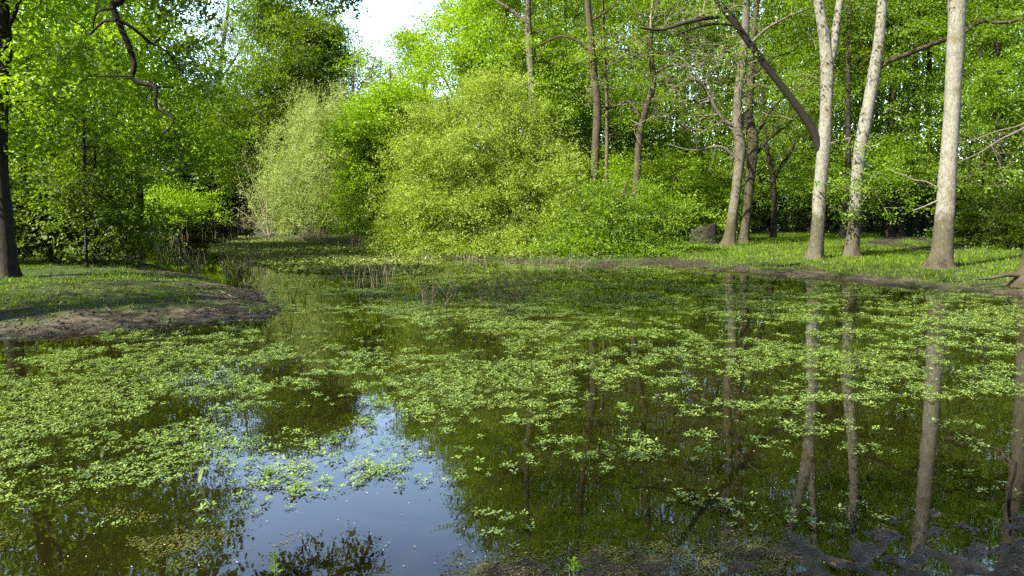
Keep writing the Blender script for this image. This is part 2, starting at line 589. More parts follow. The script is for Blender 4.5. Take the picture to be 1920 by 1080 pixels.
def ground(Q):
    """terrain height and signed distance to the water's edge"""
    Q = np.asarray(Q, float)
    d = sdist(Q, POND) + (fbm(Q * 1.3, 3, 11) - .5) * .5 * np.clip(np.linalg.norm(Q, axis=1) / 9, .3, 1.0)
    near = np.clip((5.6 - Q[:, 1]) / 1.2, 0, 1)
    pen = np.exp(-((Q[:, 0] + 6) / 5) ** 2 - ((Q[:, 1] - 12) / 5) ** 2)
    up = .05 * (1 - np.exp(-np.maximum(d, 0) / .25)) + .20 * (1 - np.exp(-np.maximum(d, 0) / 1.6)) + .05 * pen * np.clip(d / 1.5, 0, 1)
    up = up * (1 - .93 * near)
    dn = np.maximum(-d, 0)
    down = -(.75 * (1 - np.exp(-dn / 1.6))) * (1 - near) - near * (.045 * dn + .012 * dn ** 2)
    z = np.where(d > 0, up, down)
    z = z + (fbm(Q * 2.2, 3, 3) - .5) * .09 * np.clip(.35 + d * .5, .15, 1) * (1 - .4 * near)
    z = z + (fbm(Q * 9, 4, 5) - .5) * .085 * np.exp(-np.abs(d) / 1.0) * (1 - .7 * near)
    z = z + ((fbm(Q * 3.2, 2, 9) - .5) * .022 + (fbm(Q * 15, 3, 8) - .5) * .075 - .004) * near * np.clip(.7 + d, 0, 1)
    far = np.clip((np.hypot(Q[:, 0], Q[:, 1]) - 45) / 120, 0, 1)
    return z + far * 2.0 * (d > 0), d


def gheight(x, y):
    return float(ground(np.array([[x, y]]))[0][0])


ys = 1.6 * 1.0125 ** np.arange(430)
ys = np.concatenate([-np.geomspace(300, .5, 16), [0.3, .7, 1.0, 1.3], ys])
s_ = np.linspace(-1, 1, 761)
xs = 2.2 * np.sinh(s_ * 5.6)
GX, GY = np.meshgrid(xs, ys)
Q = np.column_stack([GX.ravel(), GY.ravel()])
GZ, GD = ground(Q)
nx, ny = len(xs), len(ys)
ii = (np.arange(ny - 1)[:, None] * nx + np.arange(nx - 1)[None]).ravel()
g = Geo()
# grassiness of the soil: none in the water and mud, patchy further up, worn on the path and under the left trees
pathd = np.abs(sdist(Q, np.array([onz(a, b, .35)[:2] for a, b in [(1640, 452), (1760, 462), (1800, 455), (1700, 441), (1690, 425), (1680, 424), (1676, 444)]])))
grassy = np.clip((GD - .05 + (fbm(Q * 1.6, 4, 21) - .5) * 2.2) / .9, 0, 1) * np.clip((Q[:, 1] - 5) / 3, 0, 1)
wear = np.clip(1.2 - pathd / .8, 0, 1)
grassy = grassy * (1 - wear)
grassy = grassy * np.clip(1.35 - np.clip((Q[:, 1] - 31) / 10, 0, 1), .15, 1)
g.add(np.column_stack([Q, GZ]), np.stack([ii, ii + 1, ii + 1 + nx, ii + nx], -1), grassy)

m, nt, out = nodes("ground_soil")
geo = N(nt, "NewGeometry")
att = N(nt, "Attribute", attribute_name="rnd")
sp = N(nt, "SeparateXYZ")
nt.links.new(geo.outputs["Position"], sp.inputs[0])
n1 = N(nt, "TexNoise", i_Scale=9, i_Detail=8, i_Roughness=.7)
n2 = N(nt, "TexNoise", i_Scale=1.7, i_Detail=5, i_Roughness=.6)
n3 = N(nt, "TexNoise", i_Scale=55, i_Detail=4, i_Roughness=.7)
for n_ in (n1, n2, n3):
    nt.links.new(geo.outputs["Position"], n_.inputs["Vector"])
mud = ramp(nt, n1.outputs[0], [(.3, (.012, .010, .007)), (.5, (.035, .027, .018)), (.72, (.085, .066, .044))])
dry = ramp(nt, n1.outputs[0], [(.3, (.06, .045, .03)), (.5, (.13, .10, .066)), (.72, (.22, .175, .125))])
dmr = N(nt, "MapRange", i_1=.015, i_2=.10, i_3=0.0, i_4=1.0)
nt.links.new(sp.outputs[2], dmr.inputs[0])
mdm = N(nt, "Mix", data_type='RGBA')
dy = N(nt, "MapRange", i_1=14.5, i_2=18.0, i_3=1.0, i_4=0.0)
nt.links.new(sp.outputs[1], dy.inputs[0])
dmy = N(nt, "Math", operation='MULTIPLY')
nt.links.new(dmr.outputs[0], dmy.inputs[0])
nt.links.new(dy.outputs[0], dmy.inputs[1])
nt.links.new(dmy.outputs[0], mdm.inputs[0])
nt.links.new(mud, mdm.inputs[6])
nt.links.new(dry, mdm.inputs[7])
mud = mdm.outputs[2]
grs = ramp(nt, n1.outputs[0], [(.3, (.02, .04, .007)), (.55, (.045, .075, .012)), (.75, (.085, .10, .025))])
mg = N(nt, "Mix", data_type='RGBA')
nt.links.new(att.outputs["Fac"], mg.inputs[0])
nt.links.new(mud, mg.inputs[6])
nt.links.new(grs, mg.inputs[7])
alg = ramp(nt, n2.outputs[0], [(.40, (.022, .015, .006)), (.52, (.032, .027, .007)), (.66, (.07, .07, .015))])
bot = N(nt, "Mix", data_type='RGBA')
mr = N(nt, "MapRange", i_1=-.035, i_2=.02, i_3=1.0, i_4=0.0)
nt.links.new(sp.outputs[2], mr.inputs[0])
nt.links.new(mr.outputs[0], bot.inputs[0])
nt.links.new(mg.outputs[2], bot.inputs[6])
nt.links.new(alg, bot.inputs[7])
b = N(nt, "BsdfPrincipled")
nt.links.new(bot.outputs[2], b.inputs["Base Color"])
b.inputs['Specular IOR Level'].default_value = .22
wet = N(nt, "MapRange", i_1=.0, i_2=.08, i_3=.45, i_4=.95)
nt.links.new(sp.outputs[2], wet.inputs[0])
nt.links.new(wet.outputs[0], b.inputs["Roughness"])
ad = N(nt, "Math", operation='ADD')
nt.links.new(n1.outputs[0], ad.inputs[0])
nt.links.new(n3.outputs[0], ad.inputs[1])
bp = N(nt, "Bump", i_Strength=1.0, i_Distance=.10)
nt.links.new(ad.outputs[0], bp.inputs["Height"])
nt.links.new(bp.outputs[0], b.inputs["Normal"])
nt.links.new(b.outputs[0], out.inputs[0])
tag(g.build("ground", m, smooth=True), "muddy and grassy ground around the pond", None, None, "structure")

m, nt, out = nodes("pond_water")
geo = N(nt, "NewGeometry")
nz = N(nt, "TexNoise", i_Scale=2.6, i_Detail=3, i_Roughness=.55)
nt.links.new(geo.outputs["Position"], nz.inputs["Vector"])
bp = N(nt, "Bump", i_Strength=.05, i_Distance=.02)
nt.links.new(nz.outputs[0], bp.inputs["Height"])
fr = N(nt, "Fresnel", i_IOR=1.333)
nt.links.new(bp.outputs[0], fr.inputs["Normal"])
gl = N(nt, "BsdfGlossy", i_Roughness=0.012)
gl.inputs[0].default_value = (1, 1, 1, 1)
nt.links.new(bp.outputs[0], gl.inputs["Normal"])
tr = N(nt, "BsdfTransparent")
tr.inputs[0].default_value = (.55, .50, .28, 1)
df = N(nt, "BsdfDiffuse")
df.inputs[0].default_value = (.012, .0125, .003, 1)
mk = N(nt, "MixShader", i_0=.35)
nt.links.new(tr.outputs[0], mk.inputs[1])
nt.links.new(df.outputs[0], mk.inputs[2])
mx = N(nt, "MixShader")
nt.links.new(fr.outputs[0], mx.inputs[0])
nt.links.new(mk.outputs[0], mx.inputs[1])
nt.links.new(gl.outputs[0], mx.inputs[2])
nt.links.new(mx.outputs[0], out.inputs[0])
g = Geo()
g.add([(-60, 1.2, 0), (60, 1.2, 0), (60, 95, 0), (-60, 95, 0)], [(0, 1, 2, 3)])
tag(g.build("water", m), "still dark pond water mirroring the trees", None, None, "structure")


# ------------------------------------------------------------------ trees
def stem_world(pts, D):
    """[(px, py, radius px[, D])] -> world points and radii"""
    P, R = [], []
    for p in pts:
        d = p[3] if len(p) > 3 else D
        P.append(at(p[0], p[1], d))
        R.append(p[2] * d / F)
    return np.array(P), np.array(R)


DENS, LEAFN, LEAFSC = 1.5, 2.6, 1.35


def tree(name, label, cat, D, stems, limbs=(), masses=(), leaf=None, seed=1, bark='bark_grey', twig='twig', flare=1.0, group=None,
         base=None, gap=.40, crown='crown', step=.45, bend=.16, rtip=.006, power=.46, min_z=.35, sag=0.0, limb_bark=None, keep=None, trunk_name='trunk', bough=None, bflat=.4, rscale=.93,
         stem_sides=22):
    rng = np.random.default_rng(seed)
    W = [(p_, r_ * rscale) for p_, r_ in (stem_world(s, D) for s in stems)]
    if base is None:
        base = W[0][0][0].copy()
        base[2] = gheight(base[0], base[1]) - .03
    root = thing(name, label, cat, base, group)
    sP, sD, sR = [], [], []
    for k, (P, R) in enumerate(W):
        if k == 0 and P[0][2] > base[2]:
            P = np.vstack([[base], P])
            R = np.concatenate([[R[0]], R])
        gg = Geo()
        C, Rr = trunk_geo(gg, P, R, sides=stem_sides, flare=flare if k == 0 else 0, seed=seed + k)
        gg.build(trunk_name, M[bark], root, smooth=True)
        sel = slice(max(4, len(C) // 5), None, 4)
        sP.append(C[sel]); sD.append(norm(np.gradient(C, axis=0))[sel]); sR.append(Rr[sel])
    for k, l in enumerate(limbs):
        P, R = stem_world(l, D)
        R = R * (.74 if l[0][2] > 6 else .7)
        gg = Geo()
        C, Rr = trunk_geo(gg, P, R, sides=10, seed=seed + 20 + k, lump=.10, step=.12)
        gg.build("limb", M[limb_bark or bark], root, smooth=True)
        sel = slice(2, None, 2)
        sP.append(C[sel]); sD.append(norm(np.gradient(C, axis=0))[sel]); sR.append(Rr[sel])
    if masses:
        sP, sD, sR = np.vstack(sP), np.vstack(sD), np.concatenate(sR)
        T = []
        for c, r, n in masses:
            n = int(n * DENS / 6) + 1
            t = ball(c, r, int(n * 2.2), rng)
            t = t[fbm(t * .9 + seed, 2, seed) > gap + .06][:n]
            if leaf:
                u = ball(c, np.asarray(r) * 1.28, max(2, n // 2), rng, 6)
                T.append(u[fbm(u * 1.4 + seed, 2, seed + 5) > .5])
            T.append(boughs(t, rng, 6, bough if bough else (1.5 * leaf['sc'] if leaf else .35), bflat))
        T = np.vstack(T)
        T = T[T[:, 2] > min_z]
        if keep is not None:
            T = T[keep(T)]
        E = grow(sP, sD, sR, T, rng, step=step, bend=bend, rtip=rtip, power=power, sag=sag)
        gw = Geo()
        wood_mesh(gw, E)
        if not leaf:
            gw.build("crown", M[twig], root, smooth=True)  # leafless branches and twigs only
        else:
            gl_ = gw
            gl_.mark()
            lf = dict(leaf)
            mat = lf.pop('mat')
            frac = lf.pop('frac', 1.0)
            ok = rng.random(len(T)) < frac
            lf['n'] = int(lf['n'] * LEAFN)
            lf['sc'] *= LEAFSC
            spray(gl_, E[6][ok], E[7][ok], rng, **lf)
            gl_.build(crown, M[twig], root, mat2=M[mat])
    return root


def LF(mat, n, size, sc, **kw):
    d = dict(mat=mat, n=n, size=size, sc=sc)
    d.update(kw)
    return d


# --- the four pale trunks on the right bank
tree("tree", "pale forked trunk with a dark limb leaning far left over the pond", "tree", 18.5,
     [[(1527, 480, 15), (1530, 462, 15), (1534, 420, 14), (1538, 350, 13), (1545, 265, 13.5), (1549, 200, 12), (1551, 130, 13), (1546, 70, 11), (1536, 10, 10), (1526, -70, 9), (1520, -190, 6)],
      [(1551, 140, 9), (1562, 90, 9), (1568, 50, 8), (1575, 0, 7.5), (1590, -90, 6), (1600, -180, 4)]],
     [[(1538, 285, 9), (1528, 252, 9.5), (1500, 207, 9), (1455, 148, 8.5), (1410, 88, 8), (1372, 34, 8), (1345, 0, 7), (1310, -60, 6), (1270, -120, 4)],
      [(1362, 30, 4.5), (1320, 35, 5), (1285, 43, 4.5), (1240, 56, 3.5), (1200, 52, 2.5)],
      [(1380, 47, 3.2), (1340, 45, 3.2), (1310, 50, 3), (1265, 66, 2)]],
     [ell(1560, -170, 18.5, 170, 100, 2.6, 130), ell(1330, -60, 18.5, 120, 90, 2.0, 60), ell(1600, 220, 18.9, 90, 120, 1.0, 14),
      ell(1400, 150, 18.5, 150, 70, 1.6, 12)],
     LF('leaf_beech', 14, .075, .20, flat=.3, frac=.75), seed=3, bark='bark_pale', rscale=.87, limb_bark='bark_shaded', twig='twig_pale', flare=1.0, gap=.3)
tree("tree", "pale kinked trunk with a mossy limb rising to the right", "tree", 19.0,
     [[(1595, 474, 14), (1598, 452, 14), (1603, 400, 12.5), (1606, 350, 12.5), (1612, 285, 12.5), (1622, 232, 13), (1630, 190, 12), (1641, 125, 12), (1650, 60, 10), (1655, 0, 9.5), (1662, -90, 8), (1668, -200, 5)]],
     [[(1642, 135, 6), (1662, 117, 7), (1700, 102, 6.5), (1760, 78, 6), (1800, 65, 5.5), (1840, 40, 5.5), (1870, 43, 5), (1915, 36, 4.5), (1975, 10, 3.5)]],
     [ell(1690, -180, 19, 150, 100, 2.6, 110), ell(1640, 345, 18.4, 100, 55, 1.2, 42), ell(1870, 40, 19, 90, 70, 1.5, 30)],
     LF('leaf_beech', 15, .075, .22, flat=.25), seed=5, bark='bark_pale', rscale=.87, limb_bark='bark_moss', twig='twig_pale', flare=.8, gap=.3)
tree("tree", "thickest pale straight trunk with root flare near the right edge", "tree", 15.7,
     [[(1764, 498, 20), (1767, 470, 19.5), (1769, 440, 19), (1775, 350, 17.5), (1783, 250, 16), (1788, 150, 15.5), (1793, 60, 16), (1795, 0, 17.5), (1798, -60, 14), (1800, -180, 9)]],
     [[(1758, 352, 2.2), (1735, 340, 2.2), (1715, 338, 1.8), (1690, 325, 1.2)],
      [(1760, 375, 2.4), (1738, 385, 2.0), (1712, 395, 1.4)]],
     [ell(1800, -200, 15.9, 190, 100, 2.6, 110), ell(1710, 330, 16.1, 60, 36, .8, 12), ell(1830, 310, 16.2, 60, 60, .8, 12)],
     LF('leaf_beech', 14, .07, .2, flat=.25, frac=.8), seed=7, bark='bark_pale', rscale=.87, twig='twig_pale', flare=1.25, gap=.3)
tree("tree", "brown trunk cut by the right edge with wide roots and bare drooping twigs", "tree", 13.0,
     [[(1934, 520, 23), (1938, 490, 20), (1944, 430, 18), (1956, 330, 17), (1966, 200, 16), (1972, 60, 15), (1975, -60, 12)]],
     [[(1950, 215, 5), (1920, 240, 3.4), (1875, 262, 2.6), (1840, 285, 2.0), (1800, 303, 1.3)],
      [(1952, 205, 4), (1915, 234, 2.6), (1870, 246, 2.0), (1825, 262, 1.4), (1795, 268, 1.0)],
      [(1915, 516, 8), (1890, 515, 6), (1860, 521, 4), (1830, 524, 2.5)]],
     [ell(1850, 275, 12.9, 70, 45, .7, 34)], None, seed=9, bark='bark_grey', limb_bark='bark_grey', twig='twig', flare=1.2, gap=.1, rtip=.004)

# --- twin gnarled trunks beside the stump
tree("tree", "leaning brown trunk beside the mossy stump, left of a pair", "tree", 24.0,
     [[(1366, 458, 11), (1370, 430, 10.5), (1377, 380, 9.5), (1385, 320, 9.5), (1388, 275, 11), (1382, 235, 9), (1384, 180, 8.5), (1393, 110, 8.5), (1398, 40, 8), (1398, -40, 7), (1402, -150, 5)]],
     [[(1382, 240, 5), (1352, 220, 4.5), (1325, 170, 4), (1300, 150, 3), (1260, 165, 2)], [(1396, 95, 4.5), (1430, 60, 4), (1470, 35, 3), (1520, 15, 2)],
      [(1395, 110, 4), (1360, 95, 3.6), (1320, 105, 3), (1285, 90, 2)], [(1384, 300, 4), (1350, 275, 3.4), (1300, 282, 2.6), (1250, 270, 1.6)]],
     [ell(1330, 130, 24.5, 150, 130, 2.6, 620), ell(1420, -90, 24, 170, 110, 3, 300)],
     LF('leaf_beech', 9, .065, .22, flat=.35, frac=.16), seed=12, bark='bark_grey', limb_bark='bark_grey', twig='twig_pale', gap=.25, bend=.25, rtip=.007)
tree("tree", "knotted trunk with upswept side limbs, right of a pair by the stump", "tree", 25.5,
     [[(1395, 446, 9), (1400, 400, 8.5), (1408, 320, 9.5), (1411, 262, 11), (1404, 215, 8), (1408, 150, 7), (1412, 80, 6), (1420, 0, 5), (1430, -90, 4)]],
     [[(1412, 262, 5), (1432, 230, 4.6), (1450, 200, 4), (1478, 178, 3), (1520, 160, 2)], [(1410, 300, 4), (1440, 262, 4), (1475, 235, 3.4), (1500, 208, 2.6)],
      [(1408, 150, 3.5), (1440, 112, 3), (1480, 100, 2.4)]],
     [ell(1460, 160, 25.5, 90, 110, 2.2, 130), ell(1470, -60, 25, 120, 100, 2.6, 90)],
     LF('leaf_beech', 10, .07, .25, flat=.3, frac=.55), seed=14, bark='bark_moss', limb_bark='bark_moss', twig='twig', gap=.25, bend=.25)
tree("tree", "small dark forked tree in the shade between stump and pale trunks", "tree", 29.0,
     [[(1450, 442, 6), (1452, 400, 6), (1450, 350, 6), (1447, 320, 5.5), (1438, 280, 4.5), (1432, 230, 3.5), (1428, 160, 2.4)],
      [(1449, 340, 5), (1462, 315, 4.5), (1482, 285, 4), (1490, 260, 3)]], [],
     [ell(1460, 270, 29, 70, 70, 2, 60)], LF('leaf_oak', 16, .085, .28, flat=.3), seed=15, bark='bark_dark', twig='bark_dark', stem_sides=10)

# --- slender trunks among the middle thicket
tree("tree", "slender grey trunk rising from the middle thicket, forked near the top", "tree", 26.0,
     [[(1010, 470, 9), (1009, 400, 8.5), (1006, 310, 8.5), (1003, 250, 8), (998, 180, 7), (993, 100, 7), (990, 45, 7), (990, -20, 5.5), (993, -120, 4), (998, -220, 2.5)]],
     [[(992, 52, 4.5), (975, 33, 4.5), (950, 14, 4.5), (925, -3, 4), (880, -40, 3), (840, -90, 2)]],
     [ell(960, -110, 26, 130, 110, 3.2, 190), ell(1030, 60, 26, 80, 90, 2.4, 70), ell(1000, 200, 26, 60, 80, 1.8, 30)],
     LF('leaf_bright', 11, .075, .26, flat=.4, frac=.7), seed=21, bark='bark_grey', twig='twig', gap=.34)
tree("tree", "mossy mottled trunk in the thicket between two slimmer trunks", "tree", 24.0,
     [[(1100, 480, 11), (1108, 430, 10), (1114, 350, 9), (1117, 280, 9), (1120, 200, 9), (1113, 130, 8.5), (1108, 70, 7.5), (1102, 10, 7), (1098, -80, 5.5), (1096, -190, 3.5)]],
     [[(1112, 100, 3.5), (1085, 78, 3), (1050, 68, 2.4), (1010, 85, 1.6)], [(1106, 40, 3.5), (1140, 20, 3), (1180, -10, 2.4)]],
     [ell(1110, -100, 24, 130, 110, 3, 180), ell(1130, 100, 24.5, 90, 110, 2.4, 110)],
     LF('leaf_bright', 10, .07, .25, flat=.4, frac=.6), seed=23, bark='bark_moss', twig='twig', gap=.3, bend=.22, rscale=.8)
tree("sapling", "thin straight sapling stem just right of the mossy mottled trunk", "sapling", 24.6,
     [[(1136, 470, 4.5), (1137, 330, 4), (1138, 200, 3.6), (1133, 80, 3), (1130, -20, 2), (1132, -90, 1.4)]], [],
     [ell(1140, 60, 24.6, 60, 120, 1.6, 50)], LF('leaf_bright', 12, .07, .25, flat=.4), seed=24, bark='twig', twig='twig', flare=0, stem_sides=8)
tree("tree", "crooked dark trunk with a tangle of bare branches behind the thicket", "tree", 24.5,
     [[(1182, 472, 11), (1188, 400, 9.5), (1195, 320, 8.5), (1200, 250, 8), (1212, 200, 7.5), (1225, 155, 7), (1219, 90, 6.5), (1222, 50, 6), (1234, 0, 5), (1240, -80, 4), (1236, -170, 2.5)]],
     [[(1220, 62, 4.2), (1250, 52, 4.2), (1290, 40, 4), (1340, 20, 3), (1400, 22, 2)], [(1222, 75, 3.4), (1180, 92, 3.2), (1140, 90, 2.4), (1095, 105, 1.6)],
      [(1205, 225, 3.8), (1178, 190, 3.4), (1150, 202, 2.6), (1110, 195, 1.6)], [(1225, 140, 3.6), (1262, 120, 3.2), (1310, 125, 2.2)],
      [(1220, 60, 3.4), (1195, 30, 3), (1180, -10, 2.4)]],
     [ell(1230, 110, 24.5, 150, 130, 2.6, 640), ell(1240, -90, 24.5, 130, 100, 3, 160)],
     LF('leaf_beech', 8, .06, .22, flat=.4, frac=.14), seed=25, bark='bark_moss', limb_bark='twig', twig='twig_pale', gap=.22, bend=.26, rtip=.007, rscale=.78)

# --- bushes of the middle bank
tree("willow_bush", "pale rounded grey-green willow bush at the far end of the middle bank", "bush", 36.0,
     [[(600, 446, 4), (603, 410, 3.5), (612, 350, 3), (620, 280, 2), (625, 220, 1.2)], [(585, 446, 3.5), (570, 405, 3), (550, 350, 2.4), (540, 300, 1.4)],
      [(615, 446, 3.5), (640, 400, 3), (660, 330, 2.4), (668, 260, 1.4)], [(560, 446, 3), (535, 420, 2.4), (510, 385, 1.6)]], [],
     [ell(600, 320, 36, 90, 105, 2.2, 420), ell(548, 360, 36, 62, 66, 1.6, 230), ell(560, 415, 36, 62, 28, 1.6, 110), ell(650, 250, 36.5, 55, 60, 1.8, 170), ell(640, 390, 36, 76, 50, 2, 190), ell(600, 225, 36, 45, 34, 1.4, 80)],
     LF('leaf_silver', 38, .08, .24, flat=1.5, aspect=.4, up=.5, droop=-.5), seed=31, bark='twig_pale', twig='twig_pale', flare=0, gap=.2, bflat=1.8, bough=.3, bend=.1, step=.4, rtip=.003, crown='foliage', trunk_name='stem', stem_sides=8)
tree("maple_tree", "bright yellow-green leafy tree between the pale willow and the wide bush", "tree", 29.0,
     [[(770, 470, 7), (765, 400, 6), (755, 320, 5.5), (745, 240, 4.5), (735, 180, 3), (730, 130, 2)], [(762, 390, 5), (730, 350, 4), (700, 310, 3), (680, 280, 2)]],
     [[(757, 330, 3.6), (790, 270, 3), (820, 230, 2), (850, 200, 1.4)]],
     [ell(745, 215, 29, 85, 95, 2.4, 280), ell(700, 335, 28.5, 60, 90, 2.0, 300), ell(690, 245, 29.5, 45, 50, 1.8, 110), ell(790, 300, 28.5, 80, 110, 2.2, 200), ell(725, 405, 28.5, 70, 30, 1.6, 70)],
     LF('leaf_bright', 34, .095, .27, flat=.42), seed=33, bark='twig', twig='twig', flare=.3, gap=.34, stem_sides=12)
tree("tree", "tall bright feathery tree standing right of the sky gap", "tree", 33.0,
     [[(870, 450, 8), (868, 330, 7), (864, 220, 6), (868, 120, 5), (880, 30, 4), (900, -60, 3), (915, -150, 2)]],
     [[(865, 220, 3.5), (835, 150, 3), (805, 90, 2), (790, 50, 1.2)], [(866, 160, 3.2), (900, 100, 2.6), (930, 60, 1.8)]],
     [ell(868, 60, 33, 70, 70, 2.6, 190), ell(800, 110, 33, 62, 60, 2.2, 130), ell(930, -70, 33, 90, 110, 3, 200), ell(860, 190, 33, 90, 70, 2.4, 130), ell(770, 60, 33, 30, 40, 1.2, 26)],
     LF('leaf_bright', 22, .095, .32, flat=.4), seed=35, bark='twig', twig='twig', flare=.3, gap=.38, stem_sides=12)
tree("maple_tree", "bright broad crown rising above the widest willow bush", "tree", 28.5,
     [[(955, 460, 8), (950, 340, 7), (945, 220, 6), (940, 110, 5), (950, 0, 4), (960, -110, 2.5)]],
     [[(945, 200, 3.6), (905, 150, 3), (880, 110, 2)], [(942, 160, 3.4), (985, 110, 2.6), (1010, 60, 1.6)]],
     [ell(900, 125, 28.5, 80, 62, 2.2, 170), ell(985, 100, 28.5, 75, 70, 2.2, 150), ell(940, -20, 28.5, 85, 75, 2.6, 160), ell(1035, 200, 28.5, 60, 70, 2, 110), ell(1000, -130, 28.5, 90, 70, 2.6, 120)],
     LF('leaf_bright', 24, .095, .30, flat=.3), seed=36, bark='bark_grey', twig='twig', flare=.3, gap=.40, stem_sides=12)
tree("willow_bush", "widest willow bush spreading over the water in the middle", "bush", 23.5,
     [[(985, 480, 8), (960, 430, 7.5), (925, 380, 7), (890, 330, 6), (862, 280, 4.5), (845, 230, 3), (838, 180, 2)],
      [(990, 478, 7), (1000, 400, 6), (985, 320, 5), (965, 240, 3.6), (950, 180, 2)], [(900, 480, 5), (870, 440, 4.5), (830, 410, 3.4), (790, 390, 2)],
      [(1010, 480, 6), (1040, 420, 5), (1060, 350, 4), (1068, 290, 2.6)]],
     [[(985, 360, 5), (955, 320, 4.6), (925, 285, 4.2), (900, 262, 3.8), (870, 215, 3), (845, 200, 2)], [(900, 400, 4), (860, 380, 3.6), (830, 340, 3), (800, 330, 2)]],
     [ell(842, 215, 24, 62, 55, 1.2, 130), ell(925, 185, 24.2, 70, 45, 1.2, 120), ell(800, 290, 23.3, 62, 52, 1.2, 120), ell(885, 290, 22.8, 66, 50, 1.0, 120), ell(965, 270, 23.5, 60, 60, 1.2, 120),
      ell(760, 370, 23.2, 52, 50, 1.1, 90), ell(835, 385, 22.6, 66, 48, 1.1, 120), ell(915, 370, 22.6, 62, 45, 1.0, 110), ell(995, 360, 22.9, 62, 52, 1.1, 110), ell(1055, 320, 23.4, 52, 60, 1.2, 80),
      ell(755, 432, 23.0, 48, 30, 1.0, 60), ell(855, 445, 22.3, 66, 26, 1.0, 80), ell(955, 440, 22.2, 70, 30, 1.0, 80), ell(1050, 420, 22.6, 50, 50, 1.0, 70), ell(800, 466, 22.4, 60, 18, .8, 60), ell(900, 474, 21.8, 70, 16, .8, 70), ell(990, 474, 21.4, 60, 16, .8, 60), ell(725, 462, 24, 40, 16, .8, 40), ell(1010, 225, 24.5, 50, 50, 1.2, 70)],
     LF('leaf_willow', 30, .075, .22, flat=.8, aspect=.45, up=.6, droop=.1), seed=37, bark='bark_moss', twig='twig', flare=.3, gap=.40, bend=.15, rtip=.005, crown='foliage', trunk_name='stem', stem_sides=10, min_z=.06)
tree("hazel_bush", "darker broad-leaved bush over the water at the foot of the thicket trunks", "bush", 21.5,
     [[(1130, 478, 6), (1140, 440, 5), (1160, 390, 4), (1175, 340, 2.4)], [(1115, 480, 7), (1105, 450, 6), (1095, 410, 5), (1090, 370, 3)], [(1145, 480, 5), (1190, 440, 4), (1230, 410, 2.4)]], [],
     [ell(1150, 395, 21.5, 80, 66, 1.4, 150), ell(1215, 405, 22, 75, 52, 1.4, 120), ell(1090, 430, 21.2, 75, 45, 1.2, 90), ell(1060, 462, 20.8, 70, 22, .8, 60), ell(1160, 470, 20.6, 80, 16, .7, 60), ell(1240, 462, 21, 60, 22, .8, 50)],
     LF('leaf_beech', 15, .075, .26, flat=.22), seed=39, bark='bark_moss', twig='twig', flare=.5, gap=.36, crown='foliage', trunk_name='stem', stem_sides=10, min_z=.06)
tree("hazel_bush", "bright layered bush to the left of the mossy stump", "bush", 27.0,
     [[(1255, 455, 5), (1258, 410, 4), (1262, 360, 3), (1265, 310, 2)], [(1265, 455, 4), (1290, 410, 3), (1305, 370, 2)]], [],
     [ell(1250, 350, 27, 80, 70, 2, 170), ell(1300, 370, 27.5, 50, 50, 1.6, 80), ell(1180, 320, 27, 60, 50, 1.8, 90)],
     LF('leaf_bright', 22, .085, .28, flat=.28), seed=41, bark='twig', twig='twig', flare=0, gap=.36, crown='foliage', trunk_name='stem', stem_sides=8)
tree("tree", "loose bright crown of young leaves behind the slender and mottled trunks", "tree", 33.0,
     [[(1060, 440, 7), (1062, 330, 6), (1065, 220, 5), (1060, 100, 4), (1062, -30, 3), (1066, -160, 2)]],
     [[(1064, 230, 3), (1100, 170, 2.4), (1130, 120, 1.6)]],
     [ell(1060, 150, 33, 110, 130, 3, 400), ell(1110, 260, 30, 90, 70, 2.4, 190), ell(1190, 180, 31, 80, 110, 2.4, 230), ell(1080, -90, 33, 140, 150, 3.2, 400), ell(1060, 320, 31, 110, 70, 2.4, 220)],
     LF('leaf_bright', 22, .10, .34, flat=.3), seed=45, bark='bark_grey', twig='twig', gap=.42, stem_sides=10)
tree("tree", "loose yellow-green crown behind the crooked trunk and its bare branches", "tree", 35.0,
     [[(1290, 440, 7), (1288, 330, 6), (1282, 220, 5), (1285, 100, 4), (1292, -30, 3), (1296, -160, 2)]],
     [[(1284, 230, 3), (1250, 180, 2.4), (1230, 120, 1.6)]],
     [ell(1270, 280, 33, 120, 90, 3, 330), ell(1290, 60, 35, 130, 90, 3.2, 200), ell(1180, 330, 30, 90, 50, 2.2, 150), ell(1300, -100, 35, 150, 150, 3.2, 400), ell(1330, 360, 35, 90, 45, 2.4, 110)],
     LF('leaf_beech', 22, .10, .36, flat=.25), seed=47, bark='bark_grey', twig='twig', gap=.44, stem_sides=10)
tree("bare_shrub", "leafless pale shrub leaning over the water left of the willow bush", "shrub", 35.0,
     [[(505, 440, 1.8), (497, 410, 1.6), (484, 370, 1.2), (470, 330, .9), (455, 285, .5)], [(503, 440, 1.6), (500, 390, 1.3), (503, 340, 1), (508, 290, .5)], [(500, 440, 1.6), (475, 415, 1.2), (450, 395, .7), (437, 388, .4)],
      [(506, 440, 1.6), (492, 380, 1.2), (486, 330, .9), (488, 280, .5)], [(500, 442, 1.5), (480, 400, 1.2), (455, 350, .8), (440, 305, .5)], [(508, 440, 1.4), (512, 400, 1), (520, 350, .6)]], [],
     [ell(480, 345, 35, 40, 50, 1.0, 70), ell(480, 405, 35, 40, 22, 1.0, 40)], None, seed=43, bark='twig_pale', twig='twig_pale', flare=0, gap=.1, rtip=.007, trunk_name='stem', stem_sides=6, bough=.3, bflat=1.4, bend=.08)

